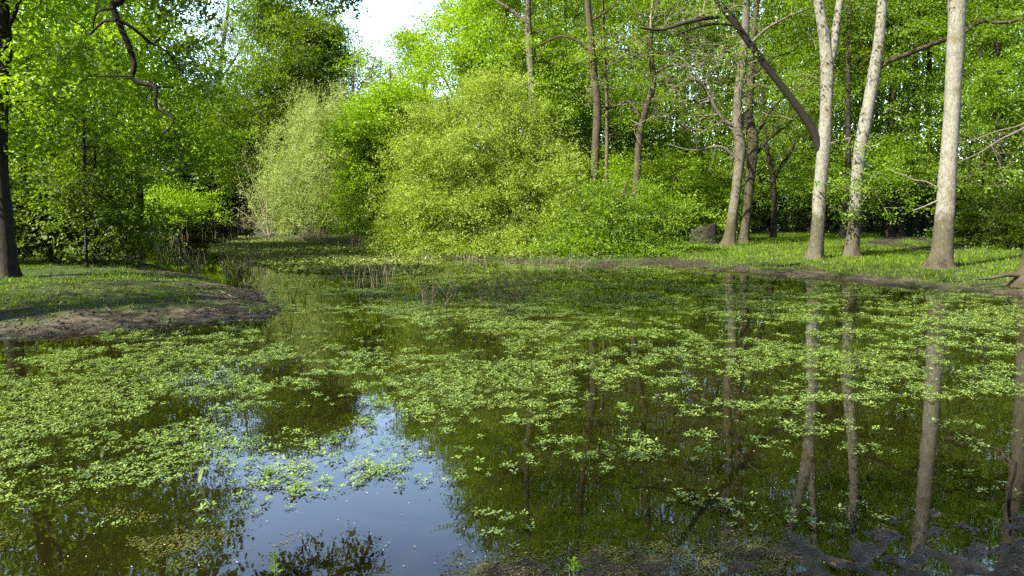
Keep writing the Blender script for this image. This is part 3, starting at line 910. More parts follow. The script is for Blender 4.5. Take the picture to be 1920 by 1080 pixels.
# --- the wood behind the right bank
tree("beech_tree", "tall layered yellow-green beech behind the two pale middle trunks", "tree", 31.0,
     [[(1665, 425, 9), (1668, 330, 8), (1672, 220, 7), (1675, 100, 6), (1680, -30, 4.5), (1684, -170, 2.5)]], [],
     [ell(1660, 150, 31, 140, 120, 3.4, 330), ell(1690, -80, 31, 180, 150, 3.6, 480), ell(1660, 305, 30, 120, 60, 2.6, 170)],
     LF('leaf_beech', 30, .10, .40, flat=.16, droop=.15), seed=51, bark='bark_dark', twig='twig', gap=.36, stem_sides=12, bend=.1)
tree("beech_tree", "layered beech filling the gap right of the thickest pale trunk", "tree", 27.0,
     [[(1880, 440, 9), (1878, 330, 8), (1872, 200, 7), (1870, 80, 6), (1872, -40, 4.5), (1875, -170, 2.5)]],
     [[(1872, 190, 4), (1845, 140, 3.2), (1830, 60, 2.4), (1815, 20, 1.5)]],
     [ell(1870, 180, 27, 110, 120, 3, 240), ell(1890, -80, 27, 150, 150, 3.2, 380), ell(1960, 260, 27, 110, 120, 2.6, 130)],
     LF('leaf_beech', 28, .095, .36, flat=.18, droop=.15), seed=53, bark='bark_dark', twig='twig', gap=.40, stem_sides=12, bend=.12)
tree("beech_tree", "bright beech crown seen between the leaning limb and the forked trunk", "tree", 34.0,
     [[(1520, 430, 7), (1518, 330, 6), (1515, 200, 5), (1512, 80, 4), (1510, -60, 3)]], [],
     [ell(1510, 240, 34, 100, 110, 3, 210), ell(1480, 60, 34, 110, 100, 3.2, 190), ell(1500, -120, 34, 130, 130, 3.2, 330), ell(1560, 340, 33, 90, 45, 2.4, 90)],
     LF('leaf_beech', 24, .105, .40, flat=.2, droop=.15), seed=55, bark='bark_dark', twig='twig', gap=.42, stem_sides=10)
tree("holly_bush", "dark green leafy bush at the edge of the right-hand grass", "bush", 23.5,
     [[(1860, 465, 5), (1862, 420, 4), (1866, 360, 2.4)], [(1900, 462, 4), (1905, 410, 3), (1915, 360, 2)]], [],
     [ell(1850, 405, 23.5, 62, 58, 1.5, 170), ell(1925, 395, 23.5, 70, 70, 1.6, 170)],
     LF('leaf_oak', 26, .085, .25, flat=.25), seed=57, bark='bark_dark', twig='bark_dark', flare=0, gap=.3, crown='foliage', trunk_name='stem', stem_sides=8)
for k, (px, py, dd, hx, lab) in enumerate([(1688, 436, 31, 1672, "dark far trunk leaning left beside the woodland path"), (1713, 438, 32, 1716, "dark straight trunk closest to the woodland path, behind the grass"),
                                           (1732, 437, 33.5, 1742, "dark trunk leaning right in the shade behind the grass"), (1580, 447, 29, 1590, "dark slim trunk in the gap between the pale forked and kinked trunks")]):
    tree("tree", lab, "tree", dd, [[(px, py, 6.5), (px * .6 + hx * .4, 390, 6), (hx, 300, 5.5), (hx, 150, 5), (hx + 4, -40, 3.5)]], [],
         [ell(hx, 40, dd, 70, 60, 2.2, 60)], LF('leaf_oak', 18, .11, .36, flat=.2), seed=60 + k, bark='bark_dark', twig='bark_dark', stem_sides=10, flare=.6)

# --- the left wood; backlit glow put into its brighter leaf colour
tree("tree", "dark trunk at the left edge of the picture beside the grassy point", "tree", 13.2,
     [[(14, 503, 19), (12, 470, 17), (6, 400, 15), (0, 300, 14), (2, 180, 13), (8, 90, 14), (2, 0, 12), (-6, -120, 9), (-12, -260, 6)]],
     [[(10, 60, 6), (26, 30, 5), (40, -10, 4), (60, -70, 2.5)], [(2, 210, 4), (35, 190, 3), (70, 195, 2)]],
     [ell(20, -150, 13.2, 190, 130, 2.2, 190), ell(50, 90, 13.2, 110, 110, 1.5, 70), ell(-60, 100, 13, 110, 180, 1.8, 110)],
     LF('leaf_bright', 12, .10, .26, flat=.3, shape=OVAL, aspect=.65), seed=71, bark='bark_dark', twig='bark_dark', flare=.8, gap=.36)
tree("tree", "slim dark forked trunk among bright leaves near the left edge", "tree", 19.0,
     [[(52, 470, 7), (48, 400, 7), (42, 320, 6.5), (50, 230, 6), (56, 150, 6), (58, 90, 5), (62, 10, 4), (70, -90, 3)]],
     [[(50, 140, 3.6), (38, 95, 3), (28, 50, 2.6), (20, 0, 2)], [(52, 200, 3), (85, 160, 2.4), (120, 140, 1.6)]],
     [ell(110, 120, 19.5, 130, 130, 2.4, 240), ell(60, 260, 19.5, 110, 90, 2, 120), ell(120, -80, 19.5, 140, 100, 2.6, 150)],
     LF('leaf_bright', 15, .11, .30, flat=.3, shape=OVAL, aspect=.65), seed=73, bark='bark_dark', twig='bark_dark', flare=.5, gap=.36, stem_sides=12)
tree("sapling", "thin upright sapling on the left bank, left of two", "sapling", 16.0,
     [[(162, 486, 3.4), (160, 400, 3), (158, 300, 2.6), (156, 210, 2), (150, 120, 1.4)]], [],
     [ell(150, 330, 16, 60, 100, 1.0, 60), ell(160, 200, 16, 50, 70, .9, 30)], LF('leaf_oak', 14, .08, .2, flat=.3, shape=OVAL, aspect=.65), seed=75, bark='bark_dark', twig='bark_dark', flare=0, stem_sides=8, gap=.3)
tree("sapling", "thin upright sapling on the left bank, right of two", "sapling", 16.4,
     [[(176, 484, 3), (179, 400, 2.8), (178, 300, 2.2), (181, 250, 1.4)]], [],
     [ell(200, 330, 16.4, 60, 80, 1.0, 54), ell(225, 410, 16.4, 60, 40, .8, 34)], LF('leaf_oak', 14, .08, .2, flat=.3, shape=OVAL, aspect=.65), seed=77, bark='bark_dark', twig='bark_dark', flare=0, stem_sides=8, gap=.3)
tree("hazel_bush", "leafy bush in deep shade on the left bank behind the dark edge trunk", "bush", 17.5,
     [[(95, 470, 4), (90, 420, 3.4), (80, 360, 2.4)], [(120, 470, 3.4), (140, 410, 2.6), (150, 370, 1.8)]], [],
     [ell(90, 390, 17.5, 95, 70, 1.3, 150), ell(220, 440, 17.5, 60, 36, 1.0, 50), ell(20, 420, 17, 80, 60, 1.2, 80)],
     LF('leaf_oak', 18, .09, .24, flat=.28, shape=OVAL, aspect=.65), seed=79, bark='bark_dark', twig='bark_dark', flare=0, gap=.32, crown='foliage', trunk_name='stem', stem_sides=8, min_z=.4)
tree("oak_tree", "broad backlit oak crown in the middle of the left wood", "tree", 26.0,
     [[(262, 450, 8), (262, 380, 7.5), (258, 280, 7), (262, 180, 6.5), (270, 60, 5.5), (276, -60, 4), (280, -170, 2.5)]],
     [[(262, 190, 4), (300, 130, 3.4), (350, 90, 2.6), (390, 70, 1.6)], [(260, 220, 3.6), (215, 170, 3), (180, 120, 2)]],
     [ell(250, 110, 26, 150, 130, 3, 360), ell(310, 260, 26, 110, 90, 2.6, 190), ell(250, -90, 26, 150, 100, 3, 200), ell(190, 300, 26, 80, 80, 2.2, 100)],
     LF('leaf_bright', 20, .12, .36, flat=.3), seed=81, bark='bark_dark', twig='bark_dark', gap=.36, stem_sides=12)
tree("oak_tree", "deep green rounded oak right of the left wood, below the sky gap", "tree", 41.0,
     [[(520, 420, 8), (520, 350, 7.5), (525, 270, 7), (528, 190, 6), (535, 120, 4.5), (540, 70, 3)]],
     [[(524, 280, 4.5), (490, 215, 4), (455, 180, 3)], [(526, 240, 4), (560, 190, 3.4), (590, 150, 2.4)]],
     [ell(520, 150, 41, 95, 80, 3.2, 230), ell(560, 230, 41, 80, 90, 3, 200), ell(455, 260, 40, 90, 100, 3, 200), ell(590, 95, 43, 42, 55, 2.6, 90), ell(565, 45, 42, 62, 42, 2.6, 150), ell(495, 35, 42, 50, 50, 2.6, 90)],
     LF('leaf_oak', 34, .125, .42, flat=.35), seed=83, bark='bark_dark', twig='bark_dark', gap=.36, stem_sides=10)
tree("tree", "airy half-bare tree with pale new leaves on the skyline left of the gap", "tree", 69.0,
     [[(415, 416, 7), (415, 300, 6), (412, 180, 5), (416, 100, 4), (425, 40, 3), (430, -20, 1.8)]],
     [[(412, 170, 3), (395, 120, 2.4), (380, 70, 1.4)], [(414, 150, 3), (450, 95, 2.4), (475, 50, 1.4)]],
     [ell(430, 60, 69, 75, 75, 3, 260), ell(480, 25, 69, 60, 40, 2.6, 110), ell(440, 170, 69, 60, 60, 2.6, 90)],
     LF('leaf_pale', 16, .17, .6, flat=.6, frac=.7), seed=85, bark='bark_grey', twig='twig', gap=.28, stem_sides=10, rtip=.012, step=.8)
tree("tree", "bare grey far tree standing in the sky gap above the willow", "tree", 58.0,
     [[(662, 410, 5), (662, 300, 4.6), (660, 220, 4), (662, 160, 3), (664, 110, 1.8)]],
     [[(661, 200, 2.6), (645, 150, 2), (638, 100, 1.2)], [(661, 190, 2.6), (690, 140, 2), (705, 110, 1.2)]],
     [ell(662, 125, 58, 42, 58, 2.6, 300), ell(705, 140, 58, 38, 48, 2.4, 220), ell(745, 165, 58, 34, 36, 2.4, 120), ell(640, 170, 58, 30, 50, 2.4, 90)],
     LF('leaf_pale', 9, .14, .45, flat=.7, frac=.6), seed=87, bark='bark_grey', twig='bark_grey', gap=.2, stem_sides=8, rtip=.014, step=.8)
tree("tree", "mid-green tree closing the left wood beside the bare far tree", "tree", 47.0,
     [[(612, 415, 6), (612, 300, 5), (610, 200, 4), (608, 120, 2.6), (606, 70, 1.6)]], [],
     [ell(605, 100, 47, 40, 80, 2.4, 190), ell(625, 200, 47, 40, 60, 2.4, 80)],
     LF('leaf_oak', 26, .125, .42, flat=.4), seed=89, bark='bark_dark', twig='bark_dark', gap=.36, stem_sides=8)
tree("hazel_bush", "bright low bush hanging over the far end of the pond on the left", "bush", 31.0,
     [[(268, 424, 4), (280, 405, 3.4), (300, 385, 2.4)], [(262, 424, 4), (262, 390, 3), (270, 360, 2)]], [],
     [ell(318, 386, 31, 60, 26, 1.6, 110), ell(265, 375, 31, 50, 40, 1.8, 70)],
     LF('leaf_bright', 26, .095, .33, flat=.2), seed=91, bark='bark_dark', twig='bark_dark', flare=0, gap=.3, crown='foliage', trunk_name='stem', stem_sides=8, min_z=.3)
for k, (px, rx, lab) in enumerate([(382, 60, "dark shady tree by the far end of the pond, one grey trunk showing"), (455, 62, "dark shady tree at the far pond end behind the leafless shrub")]):
    tree("tree", lab, "tree", 68 + 2 * k, [[(px, 417, 5), (px + 1, 380, 4.6), (px + 3, 300, 4), (px + 2, 200, 3)]], [],
         [ell(px, 320, 68, rx, 55, 3, 190), ell(px + 10, 230, 68, rx, 60, 3, 190), ell(px - 20, 385, 68, rx, 22, 2, 80)],
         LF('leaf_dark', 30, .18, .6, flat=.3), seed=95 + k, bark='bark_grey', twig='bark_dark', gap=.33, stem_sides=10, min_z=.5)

# --- the old oak on the point whose limbs hang into the top of the picture
ob_ = np.array([-8.6, 8.0, gheight(-8.6, 8.0) - .03])
rng0 = np.random.default_rng(101)
oak = thing("oak_tree", "old oak whose dark crooked limbs hang down from the top left", "tree", ob_)
gg = Geo()
TP = np.array([ob_, ob_ + (0, 0, 1), ob_ + (.15, .1, 3), ob_ + (.1, .2, 5), ob_ + (.4, .2, 7), ob_ + (.7, .1, 9), ob_ + (1.6, -.4, 12.0)])
C0, R0 = trunk_geo(gg, TP, np.array([.34, .3, .27, .25, .2, .15, .08]), flare=1.0, seed=44)
gg.build("trunk", M['bark_dark'], oak, smooth=True)
sP, sD, sR = [C0[20::4]], [norm(np.gradient(C0, axis=0))[20::4]], [R0[20::4]]
HANG = [[(208, -40, 12), (212, 12, 11), (224, 45, 10), (244, 92, 9.5), (252, 125, 9), (247, 145, 8.5), (262, 155, 8), (290, 162, 7), (293, 182, 6), (292, 202, 5), (312, 213, 4), (326, 222, 3.5), (318, 240, 3), (304, 250, 2)],
        [(222, 38, 6), (245, 50, 5.5), (270, 70, 5), (287, 82, 4), (305, 66, 3), (325, 50, 2)],
        [(218, 38, 5), (196, 40, 4.5), (178, 55, 4), (168, 64, 3.5), (155, 50, 2.5), (130, 35, 1.6)],
        [(292, 164, 3.5), (315, 163, 2.6), (340, 168, 1.6)], [(250, 142, 3), (215, 143, 2.4), (165, 143, 1.4)],
        [(287, 82, 3), (310, 95, 2.6), (330, 118, 2), (348, 140, 1.2)], [(326, 244, 2), (336, 262, 1.6), (346, 285, 1)], [(285, 165, 2.6), (272, 185, 2), (256, 200, 1.2)], [(214, 15, 4), (188, 20, 3.5), (178, 32, 3), (175, 55, 2)]]
start = C0[np.argmin(np.abs(C0[:, 2] - 6.3))]
for k, l in enumerate(HANG):
    P, R = stem_world(l, 9.6)
    R = R * .56
    P[:, 1] += (np.linspace(0, 1, len(P)) ** 1.5 - .3 * (k % 3)) * (.5 if k else .0)
    P = at(*(np.array(l)[:, :2].T), P[:, 1]) if k else P
    if k == 0:
        mid = (start * .45 + P[0] * .55) + (0, 0, 1.1)
        P = np.vstack([start, mid, P]); R = np.concatenate([[.10, .08], R])
    elif k not in (0,):
        P[0] = P[0] + 0
    gg = Geo()
    C, Rr = trunk_geo(gg, P, R, sides=10, seed=120 + k, lump=.13, step=.05)
    gg.build("limb", M['bark_shaded'], oak, smooth=True)
    sP.append(C[2::2]); sD.append(norm(np.gradient(C, axis=0))[2::2]); sR.append(Rr[2::2])
# a second limb reaching further out over the pond (its tip hangs into the top of the picture)
start2 = C0[np.argmin(np.abs(C0[:, 2] - 7.6))]
P = np.array([start2, start2 * .6 + at(430, -140, 12.5) * .4 + (0, 0, .8), at(430, -140, 12.5), at(520, -75, 13.2), at(590, -45, 13.4), at(650, -30, 13.6), at(700, -40, 13.8)])
gg = Geo()
C, Rr = trunk_geo(gg, P, np.array([.12, .10, .08, .055, .04, .03, .015]), sides=10, seed=150, lump=.12)
gg.build("limb", M['bark_shaded'], oak, smooth=True)
sP.append(C[6::2]); sD.append(norm(np.gradient(C, axis=0))[6::2]); sR.append(Rr[6::2])
sP, sD, sR = np.vstack(sP), np.vstack(sD), np.concatenate(sR)
T = [ball(c, r, n, rng0) for c, r, n in [
    ell(545, -18, 13.2, 70, 34, .8, 34), ell(650, -4, 13.5, 40, 28, .7, 22), ell(470, -80, 12.8, 100, 45, 1.0, 40), ell(620, -90, 13.4, 110, 40, 1.0, 36),
    ell(250, -40, 9.8, 170, 50, .9, 36), ell(350, 110, 9.9, 50, 60, .5, 12), ell(150, 110, 9.9, 60, 60, .5, 9), ell(350, 10, 10, 50, 40, .8, 14),
    ((-8.0, 7.4, 10.3), (4.0, 3.0, 2.6), 330), ((-6.6, 8.8, 9.2), (2.6, 2.2, 1.6), 110), ((-5.2, 6.6, 12.4), (3.4, 2.4, 1.8), 260), ((-7.4, 4.9, 11.6), (2.6, 1.5, 1.5), 150), ((-10.8, 6.6, 8.2), (2.6, 2.2, 2.2), 130)]]
T = np.vstack(T)
T2 = np.vstack([ball(c, r, n, rng0) for c, r, n in [ell(240, 90, 9.6, 70, 75, .35, 46), ell(300, 190, 9.7, 60, 60, .3, 40), ell(330, 100, 9.7, 50, 60, .3, 30), ell(165, 70, 9.7, 55, 50, .3, 26), ell(335, 290, 9.9, 28, 40, .2, 14)]])
E2 = grow(sP, sD, sR, T2, rng0, step=.16, bend=.2, rtip=.0022)
ok2 = rng0.random(len(T2)) < .3
T = np.vstack([T[:210], boughs(T[210::2], rng0, 5, .45)])
E = grow(sP, sD, sR, T, rng0, step=.3, bend=.22, rtip=.0035)
gw = Geo(); wood_mesh(gw, E)
wood_mesh(gw, E2, .012)
gl_ = gw
gl_.mark()
spray(gl_, E2[6][ok2], E2[7][ok2], rng0, 7, .06, .10, flat=.5, shape=LOBED, aspect=.75, droop=.4)
spray(gl_, E[6], E[7], rng0, 30, .075, .22, flat=.35, shape=LOBED, aspect=.75, droop=.4)
gl_.build("crown", M['bark_shaded'], oak, mat2=M['leaf_oak'])

# --- trees on the near left shore, beyond the picture's edge, that shade the point, the middle of the pond and the near mud
tree("tree", "leafy tree on the left shore, beyond the edge, shading the muddy point", "tree", 10.0, [[(-700, 560, 22, 6.2), (-700, 300, 18, 6.2), (-690, 0, 14, 6.2), (-680, -300, 9, 6.2)]], [],
     [((-11.6, 6.0, 6.6), np.array([2.8, 2.2, 2.2]), 50), ((-12.4, 7.6, 8.6), np.array([2.6, 2.4, 2.4]), 55)], LF('leaf_oak', 14, .10, .30, flat=.3), seed=111, bark='bark_dark', twig='bark_dark', gap=.34,
     base=np.array([-11.8, 6.2, gheight(-11.8, 6.2)]))
tree("tree", "leafy tree on the near shore, beyond the left edge, shading the near mud", "tree", 10.0, [[(-2000, 300, 20, 2.5), (-2000, 0, 18, 2.5), (-2000, -900, 14, 2.5)]], [],
     [((-6.0, -2.4, 8.3), np.array([2.6, 1.3, 1.8]), 60), ((-4.6, -1.6, 8.0), np.array([1.6, 1.0, 1.2]), 60)], LF('leaf_oak', 14, .10, .30, flat=.3), seed=113, bark='bark_dark', twig='bark_dark', gap=.34,
     base=np.array([-5.6, 2.5, 0.0]))

for k, (x, y, hgt, lab) in enumerate([(-15.5, 13.5, 15, "tall leafy tree beyond the left edge, shading the wood behind the dark trunk"), (-19.0, 17.5, 17, "tall leafy tree further back beyond the left edge, shading the left wood")]):
    b3 = np.array([x, y, gheight(x, y) - .03])  # unseen trees, added to throw shade on the left wood
    px_ = [960 + F * x / y] * 3
    zz_ = [b3[2] + .02, hgt * .5, hgt * .95]
    tree("tree", lab, "tree", y, [[(*[float(q[0]) for q in topix(np.array([[x, y, z_]]))], r_) for z_, r_ in zip(zz_, (16, 12, 5))]], [],
         [((x, y, hgt * .62), np.array([3.0, 2.6, hgt * .34]), 105 if y > 10 else 55)], LF('leaf_oak', 16, .12, .36, flat=.3), seed=115 + k, bark='bark_dark', twig='bark_dark', gap=.32, base=b3, stem_sides=10)

# --- shrubs under the right-hand wood, one mass; canopy shade put into leaf colour
rng = np.random.default_rng(17)
gl_ = Geo()
t = []
for px in np.arange(190, 540, 12):
    c = at(px, 385, rng.uniform(68, 74))
    t.append(ball((c[0], c[1], rng.uniform(1.2, 3.6)), (2.4, 1.5, rng.uniform(1.6, 2.6)), 40, rng))
for px in np.arange(900, 2300, 17):
    c = at(px, 385, rng.uniform(50, 60))
    for zc in (2.2, 5.5, 8.5):
        t.append(ball((c[0], c[1], zc + rng.normal()), (2.6, 1.5, 2.4), 26, rng))
for px in np.concatenate([np.arange(1400, 1650, 22), np.arange(1760, 2200, 24), np.arange(1650, 1760, 30)]):
    D = rng.uniform(33, 39) if not 1650 <= px < 1755 else rng.uniform(41, 44)
    c = at(px, 385, D)
    t.append(ball((c[0], c[1], rng.uniform(.9, 1.8)), (1.4, 1.2, rng.uniform(1.2, 2.2)), 46, rng))
t = np.vstack(t)
t = t[t[:, 2] > .3]
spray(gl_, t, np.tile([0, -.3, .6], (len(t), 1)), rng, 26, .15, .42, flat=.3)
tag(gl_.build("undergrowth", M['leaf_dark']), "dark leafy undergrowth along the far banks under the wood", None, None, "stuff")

# --- the far wood, one mass beyond everything
rng = np.random.default_rng(7)
gl_, gw, gd, gf, gp = Geo(), Geo(), Geo(), Geo(), Geo()
for k in range(170):
    px = -500 + 2950 * (k + rng.random()) / 170
    D = rng.uniform(44, 82)
    top = rng.uniform(17, 27)
    if px > 900:
        top = rng.uniform(20, 36)
    if px < 260:
        D = rng.uniform(50, 66) if px > 60 else rng.uniform(34, 60)
        top = rng.uniform(15, 22)
    if 540 < px < 880:
        D = rng.uniform(64, 84)
        top = rng.uniform(9.0, 12)
    if 230 < px <= 540:
        D = rng.uniform(72, 90)
        top = rng.uniform(13, 17)
    c = at(px, 385, D)
    x, y = c[0], c[1]
    z0 = gheight(x, y)
    t = np.vstack([ball((x, y, z0 + top * .58), (3.4, 3.0, top * .42), 300, rng), ball((x, y, z0 + 3.0), (4.6, 3, 3.2), 150, rng)])
    t = t[fbm(t * .6, 2, k) > .40]
    t = t[t[:, 2] > z0 + .1]
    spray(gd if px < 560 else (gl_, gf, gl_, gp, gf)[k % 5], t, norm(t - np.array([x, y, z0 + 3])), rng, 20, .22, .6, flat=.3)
    segs(gw, np.array([[x, y, z0 - .1]]), np.array([[x + rng.normal() * .5, y, z0 + top * .8]]), np.array([[0, 0, 1.]]), np.array([[0, 0, 1.]]), np.array([.11]), np.array([.03]), 6)
gb = Geo()
for k in range(46):
    px = 960 + 1350 * (k + rng.random()) / 46
    D = rng.uniform(37, 46)
    top = rng.uniform(14, 25)
    c = at(px, 385, D)
    x, y = c[0], c[1]
    z0 = gheight(x, y)
    zs = rng.uniform(1.0, top, 10)
    t = np.vstack([ball((x + rng.normal() * 1.2, y + rng.normal(), z0 + z_), (1.9, 1.6, .9), 26, rng) for z_ in zs])
    spray(gb, t, norm(t - np.array([x, y, z0 + 3])), rng, 22, .15, .45, flat=.2)
    segs(gw, np.array([[x, y, z0 - .1]]), np.array([[x + rng.normal() * .5, y, z0 + top]]), np.array([[0, 0, 1.]]), np.array([[0, 0, 1.]]), np.array([.09]), np.array([.03]), 6)
wood = thing("far_wood", "far wood of dark green trees closing the view behind the pond", "woodland", (0, 60, 0))
wood["kind"] = "stuff"
gl_.build("crowns", M['leaf_oak'], wood)["kind"] = "stuff"
gd.build("crowns", M['leaf_dark'], wood)["kind"] = "stuff"  # left part: woodland shade put into the darker leaf colour
gf.build("crowns", M['leaf_bright'], wood)["kind"] = "stuff"
gp.build("crowns", M['leaf_willow'], wood)["kind"] = "stuff"
gb.build("crowns", M['leaf_beech'], wood)["kind"] = "stuff"
gw.build("trunks", M['bark_dark'], wood)["kind"] = "stuff"

# ------------------------------------------------------------------ ground cover and water plants
def polymask(px, py, poly):
    return sdist(np.column_stack([px, py]), np.array(poly, float))


rng = np.random.default_rng(5)
# grass
n = 210000
cand = np.column_stack([rng.uniform(-14, 18, n), rng.uniform(9, 34, n)])
zz, dd = ground(cand)
px, py = topix(np.column_stack([cand, zz]))
dens = np.clip((dd - .12 + (fbm(cand * 1.6, 4, 21) - .5) * 2.4) / .8, 0, 1)
pw = np.abs(sdist(cand, np.array([onz(a, b, .35)[:2] for a, b in [(1640, 452), (1760, 462), (1800, 455), (1700, 441), (1690, 425), (1680, 424), (1676, 444)]])))
dens = dens * np.clip(pw / .7 - .4, 0, 1)
dens[(px > 560) & (px < 1270)] *= .25
dens = dens * np.where(cand[:, 0] < 0, np.clip((fbm(cand * .9, 3, 61) - .36) * 5, .12, 1), 1)
ok = (rng.random(n) < dens) & (px > -250) & (px < 2150)
P = np.column_stack([cand, zz])[ok]
k = len(P)
h = rng.uniform(.025, .085, k) * np.where(P[:, 0] < 0, .75, 1.0) * (.6 + .9 * fbm(P[:, :2] * .8, 3, 31))
lean = rng.normal(size=(k, 3)) * .35 + np.array([0, 0, 1])
g = Geo()
sh = np.array([(0, .5, 0), (.55, .32, .0), (1, 0, -.12), (.55, -.32, 0), (0, -.5, 0)])
nr = norm(np.column_stack([rng.normal(size=k), rng.normal(size=k), np.full(k, .25)]))
leaves(g, P - np.array([0, 0, .01]), lean, nr, h * 1.3, .012 + .012 * rng.random(k), rng.random(k), sh)
tag(g.build("grass", M['grass']), "short fresh grass on the banks", None, None, "stuff")

# floating pondweed: leafy rosettes
REG = [([(-300, 655), (60, 652), (300, 655), (420, 648), (560, 660), (640, 700), (640, 740), (560, 780), (450, 790), (400, 830), (390, 900), (320, 930), (230, 960), (60, 970), (-300, 980)], 1.0),
       ([(560, 650), (700, 620), (1000, 630), (1200, 645), (1330, 690), (1280, 730), (1160, 755), (1000, 750), (900, 740), (800, 800), (720, 780), (650, 750), (590, 710)], .82),
       ([(1180, 650), (1330, 630), (1500, 640), (1700, 650), (1900, 650), (1960, 690), (1950, 720), (1800, 740), (1640, 760), (1450, 740), (1300, 720)], .86),
       ([(680, 505), (860, 500), (1000, 503), (1200, 515), (1330, 535), (1500, 552), (1650, 570), (1500, 600), (1330, 615), (1150, 640), (960, 610), (800, 590), (700, 560)], .80),
       ([(1640, 570), (1880, 585), (1900, 640), (1640, 620)], .8),
       ([(1250, 600), (1600, 590), (1640, 650), (1250, 650)], .5),
       ([(540, 585), (680, 560), (720, 620), (600, 655), (560, 650)], .30),
       ([(420, 800), (660, 780), (830, 800), (820, 850), (690, 860), (640, 900), (560, 935), (420, 950)], .42),
       ([(700, 770), (1000, 775), (1250, 760), (1900, 770), (1900, 830), (1300, 830), (1000, 830), (850, 870), (760, 850)], .10),
       ([(900, 840), (1900, 840), (1900, 930), (1200, 960), (900, 920)], .03),
       ([(560, 700), (700, 680), (760, 780), (700, 830), (600, 790)], .5)]
n = 420000
cand = np.column_stack([rng.uniform(-7.5, 13, n), rng.uniform(3.1, 30, n)])
_, dd = ground(cand)
px, py = topix(np.column_stack([cand, np.zeros(n)]))
dens = np.zeros(n)
for poly, w in REG:
    s = polymask(px, py, poly)
    soft = np.clip(.6 - s / 120, 0, 1)
    dens = np.maximum(dens, w * soft)
pat = fbm(cand * np.array([1.1, 1.5]), 4, 41)
pat2 = fbm(cand * 4.5, 3, 47)
dens = np.clip((dens * 1.25 - .95 + (pat - .5) * 2.6 + (pat2 - .5) * 3.0 + .52) * 1.35, 0, 1) * (dens > .03)
ok = (rng.random(n) < dens) & (dd < -.06) & (px > -120) & (px < 2040)
cand = cand[ok]
dist = np.linalg.norm(cand, axis=1)
keep = rng.random(len(cand)) < np.clip(1.25 - dist / 26, .45, 1)
cand = cand[keep]


def rosettes(g, C, rng, m=8, size=.030, z=.006):
    k = len(C)
    R = rng.uniform(.55, 1.45, k)
    th = (np.arange(m)[None] / m + rng.random((k, 1))) * 2 * math.pi + rng.normal(size=(k, m)) * .25
    L = size * R[:, None] * rng.uniform(.65, 1.25, (k, m))
    rise = np.clip(rng.normal(.28, .28, (k, m)), -.05, 1.1)
    r0 = .004 + .012 * rng.random((k, m))
    ax = np.stack([np.cos(th), np.sin(th), rise], -1)
    P = np.stack([C[:, 0, None] + r0 * np.cos(th), C[:, 1, None] + r0 * np.sin(th), z + .014 * rng.random((k, m)) * R[:, None]], -1)
    nr = np.stack([-np.cos(th) * rise + rng.normal(size=(k, m)) * .2, -np.sin(th) * rise + rng.normal(size=(k, m)) * .2, np.ones((k, m))], -1)
    rn = np.clip(rng.random((k, 1)) ** 1.3 * .75 + rng.random((k, m)) * .35 - .05, 0, 1)
    leaves(g, P.reshape(-1, 3), ax.reshape(-1, 3), norm(nr.reshape(-1, 3)), L.ravel(), (L * .52).ravel(), rn.ravel(), OVAL)


g = Geo()
nearm = np.linalg.norm(cand, axis=1) < 9
rosettes(g, cand[nearm], rng, 8, .0165)
rosettes(g, cand[~nearm], rng, 6, .021)
tag(g.build("floating_pondweed", M['pondweed']), "mat of pale green floating pondweed leaves across the pond", None, None, "stuff")
print("rosettes", len(cand))

# flat sunlit duckweed over the shallow inlet before the pale willow
n = 110000
q = np.column_stack([rng.uniform(-14, -2, n), rng.uniform(16.5, 37, n)])
px, py = topix(np.column_stack([q, np.zeros(n)]))
po = np.array([(395, 462), (470, 449), (520, 450), (640, 462), (770, 478), (860, 492), (800, 512), (690, 520), (600, 512), (520, 506), (450, 482), (400, 474)], float)
dn_ = np.clip(.7 - sdist(np.column_stack([px, py]), po) / 10, 0, 1)
ok = rng.random(n) < np.clip(dn_ * 1.4 - .75 + (fbm(q * np.array([.5, 1.1]), 4, 63) - .38) * 2.6, 0, 1)
q = q[ok]
k = len(q)
g = Geo()
leaves(g, np.column_stack([q, rng.uniform(.003, .02, k)]), np.column_stack([rng.normal(size=(k, 2)), np.abs(rng.normal(size=k)) * .3]), norm(np.column_stack([rng.normal(size=(k, 2)) * .3, np.ones(k)])), .05 + .05 * rng.random(k), .03 + .03 * rng.random(k), rng.random(k), OVAL)
tag(g.build("duckweed", M['duckweed']), "flat green carpet of duckweed over the shallow inlet", None, None, "stuff")

# single clumps of the same plant drifting on open water
CL = [(560, 830, 5), (640, 815, 4), (500, 842, 6), (535, 868, 9), (580, 860, 7), (625, 855, 5), (480, 880, 6), (455, 905, 7), (520, 905, 8), (560, 912, 5), (600, 895, 4), (430, 935, 6), (487, 945, 8), (545, 942, 4),
      (640, 905, 3), (690, 885, 4), (760, 820, 6), (700, 850, 5), (745, 882, 4), (855, 850, 5), (900, 885, 4), (965, 880, 3), (805, 775, 5), (850, 795, 6), (895, 888, 3), (1105, 885, 4), (1140, 880, 3),
      (950, 985, 6), (940, 1000, 5), (960, 978, 4), (1285, 925, 6), (1320, 940, 8), (1350, 955, 6), (1385, 962, 7), (1420, 958, 5), (1475, 968, 4), (1540, 970, 7), (1560, 975, 4), (1620, 962, 5), (1900, 920, 3),
      (1255, 842, 4), (1330, 757, 6), (1525, 778, 5), (1590, 803, 3), (1650, 800, 4), (1815, 795, 4), (1800, 890, 3), (1822, 915, 4), (1705, 770, 5), (1395, 765, 6)]
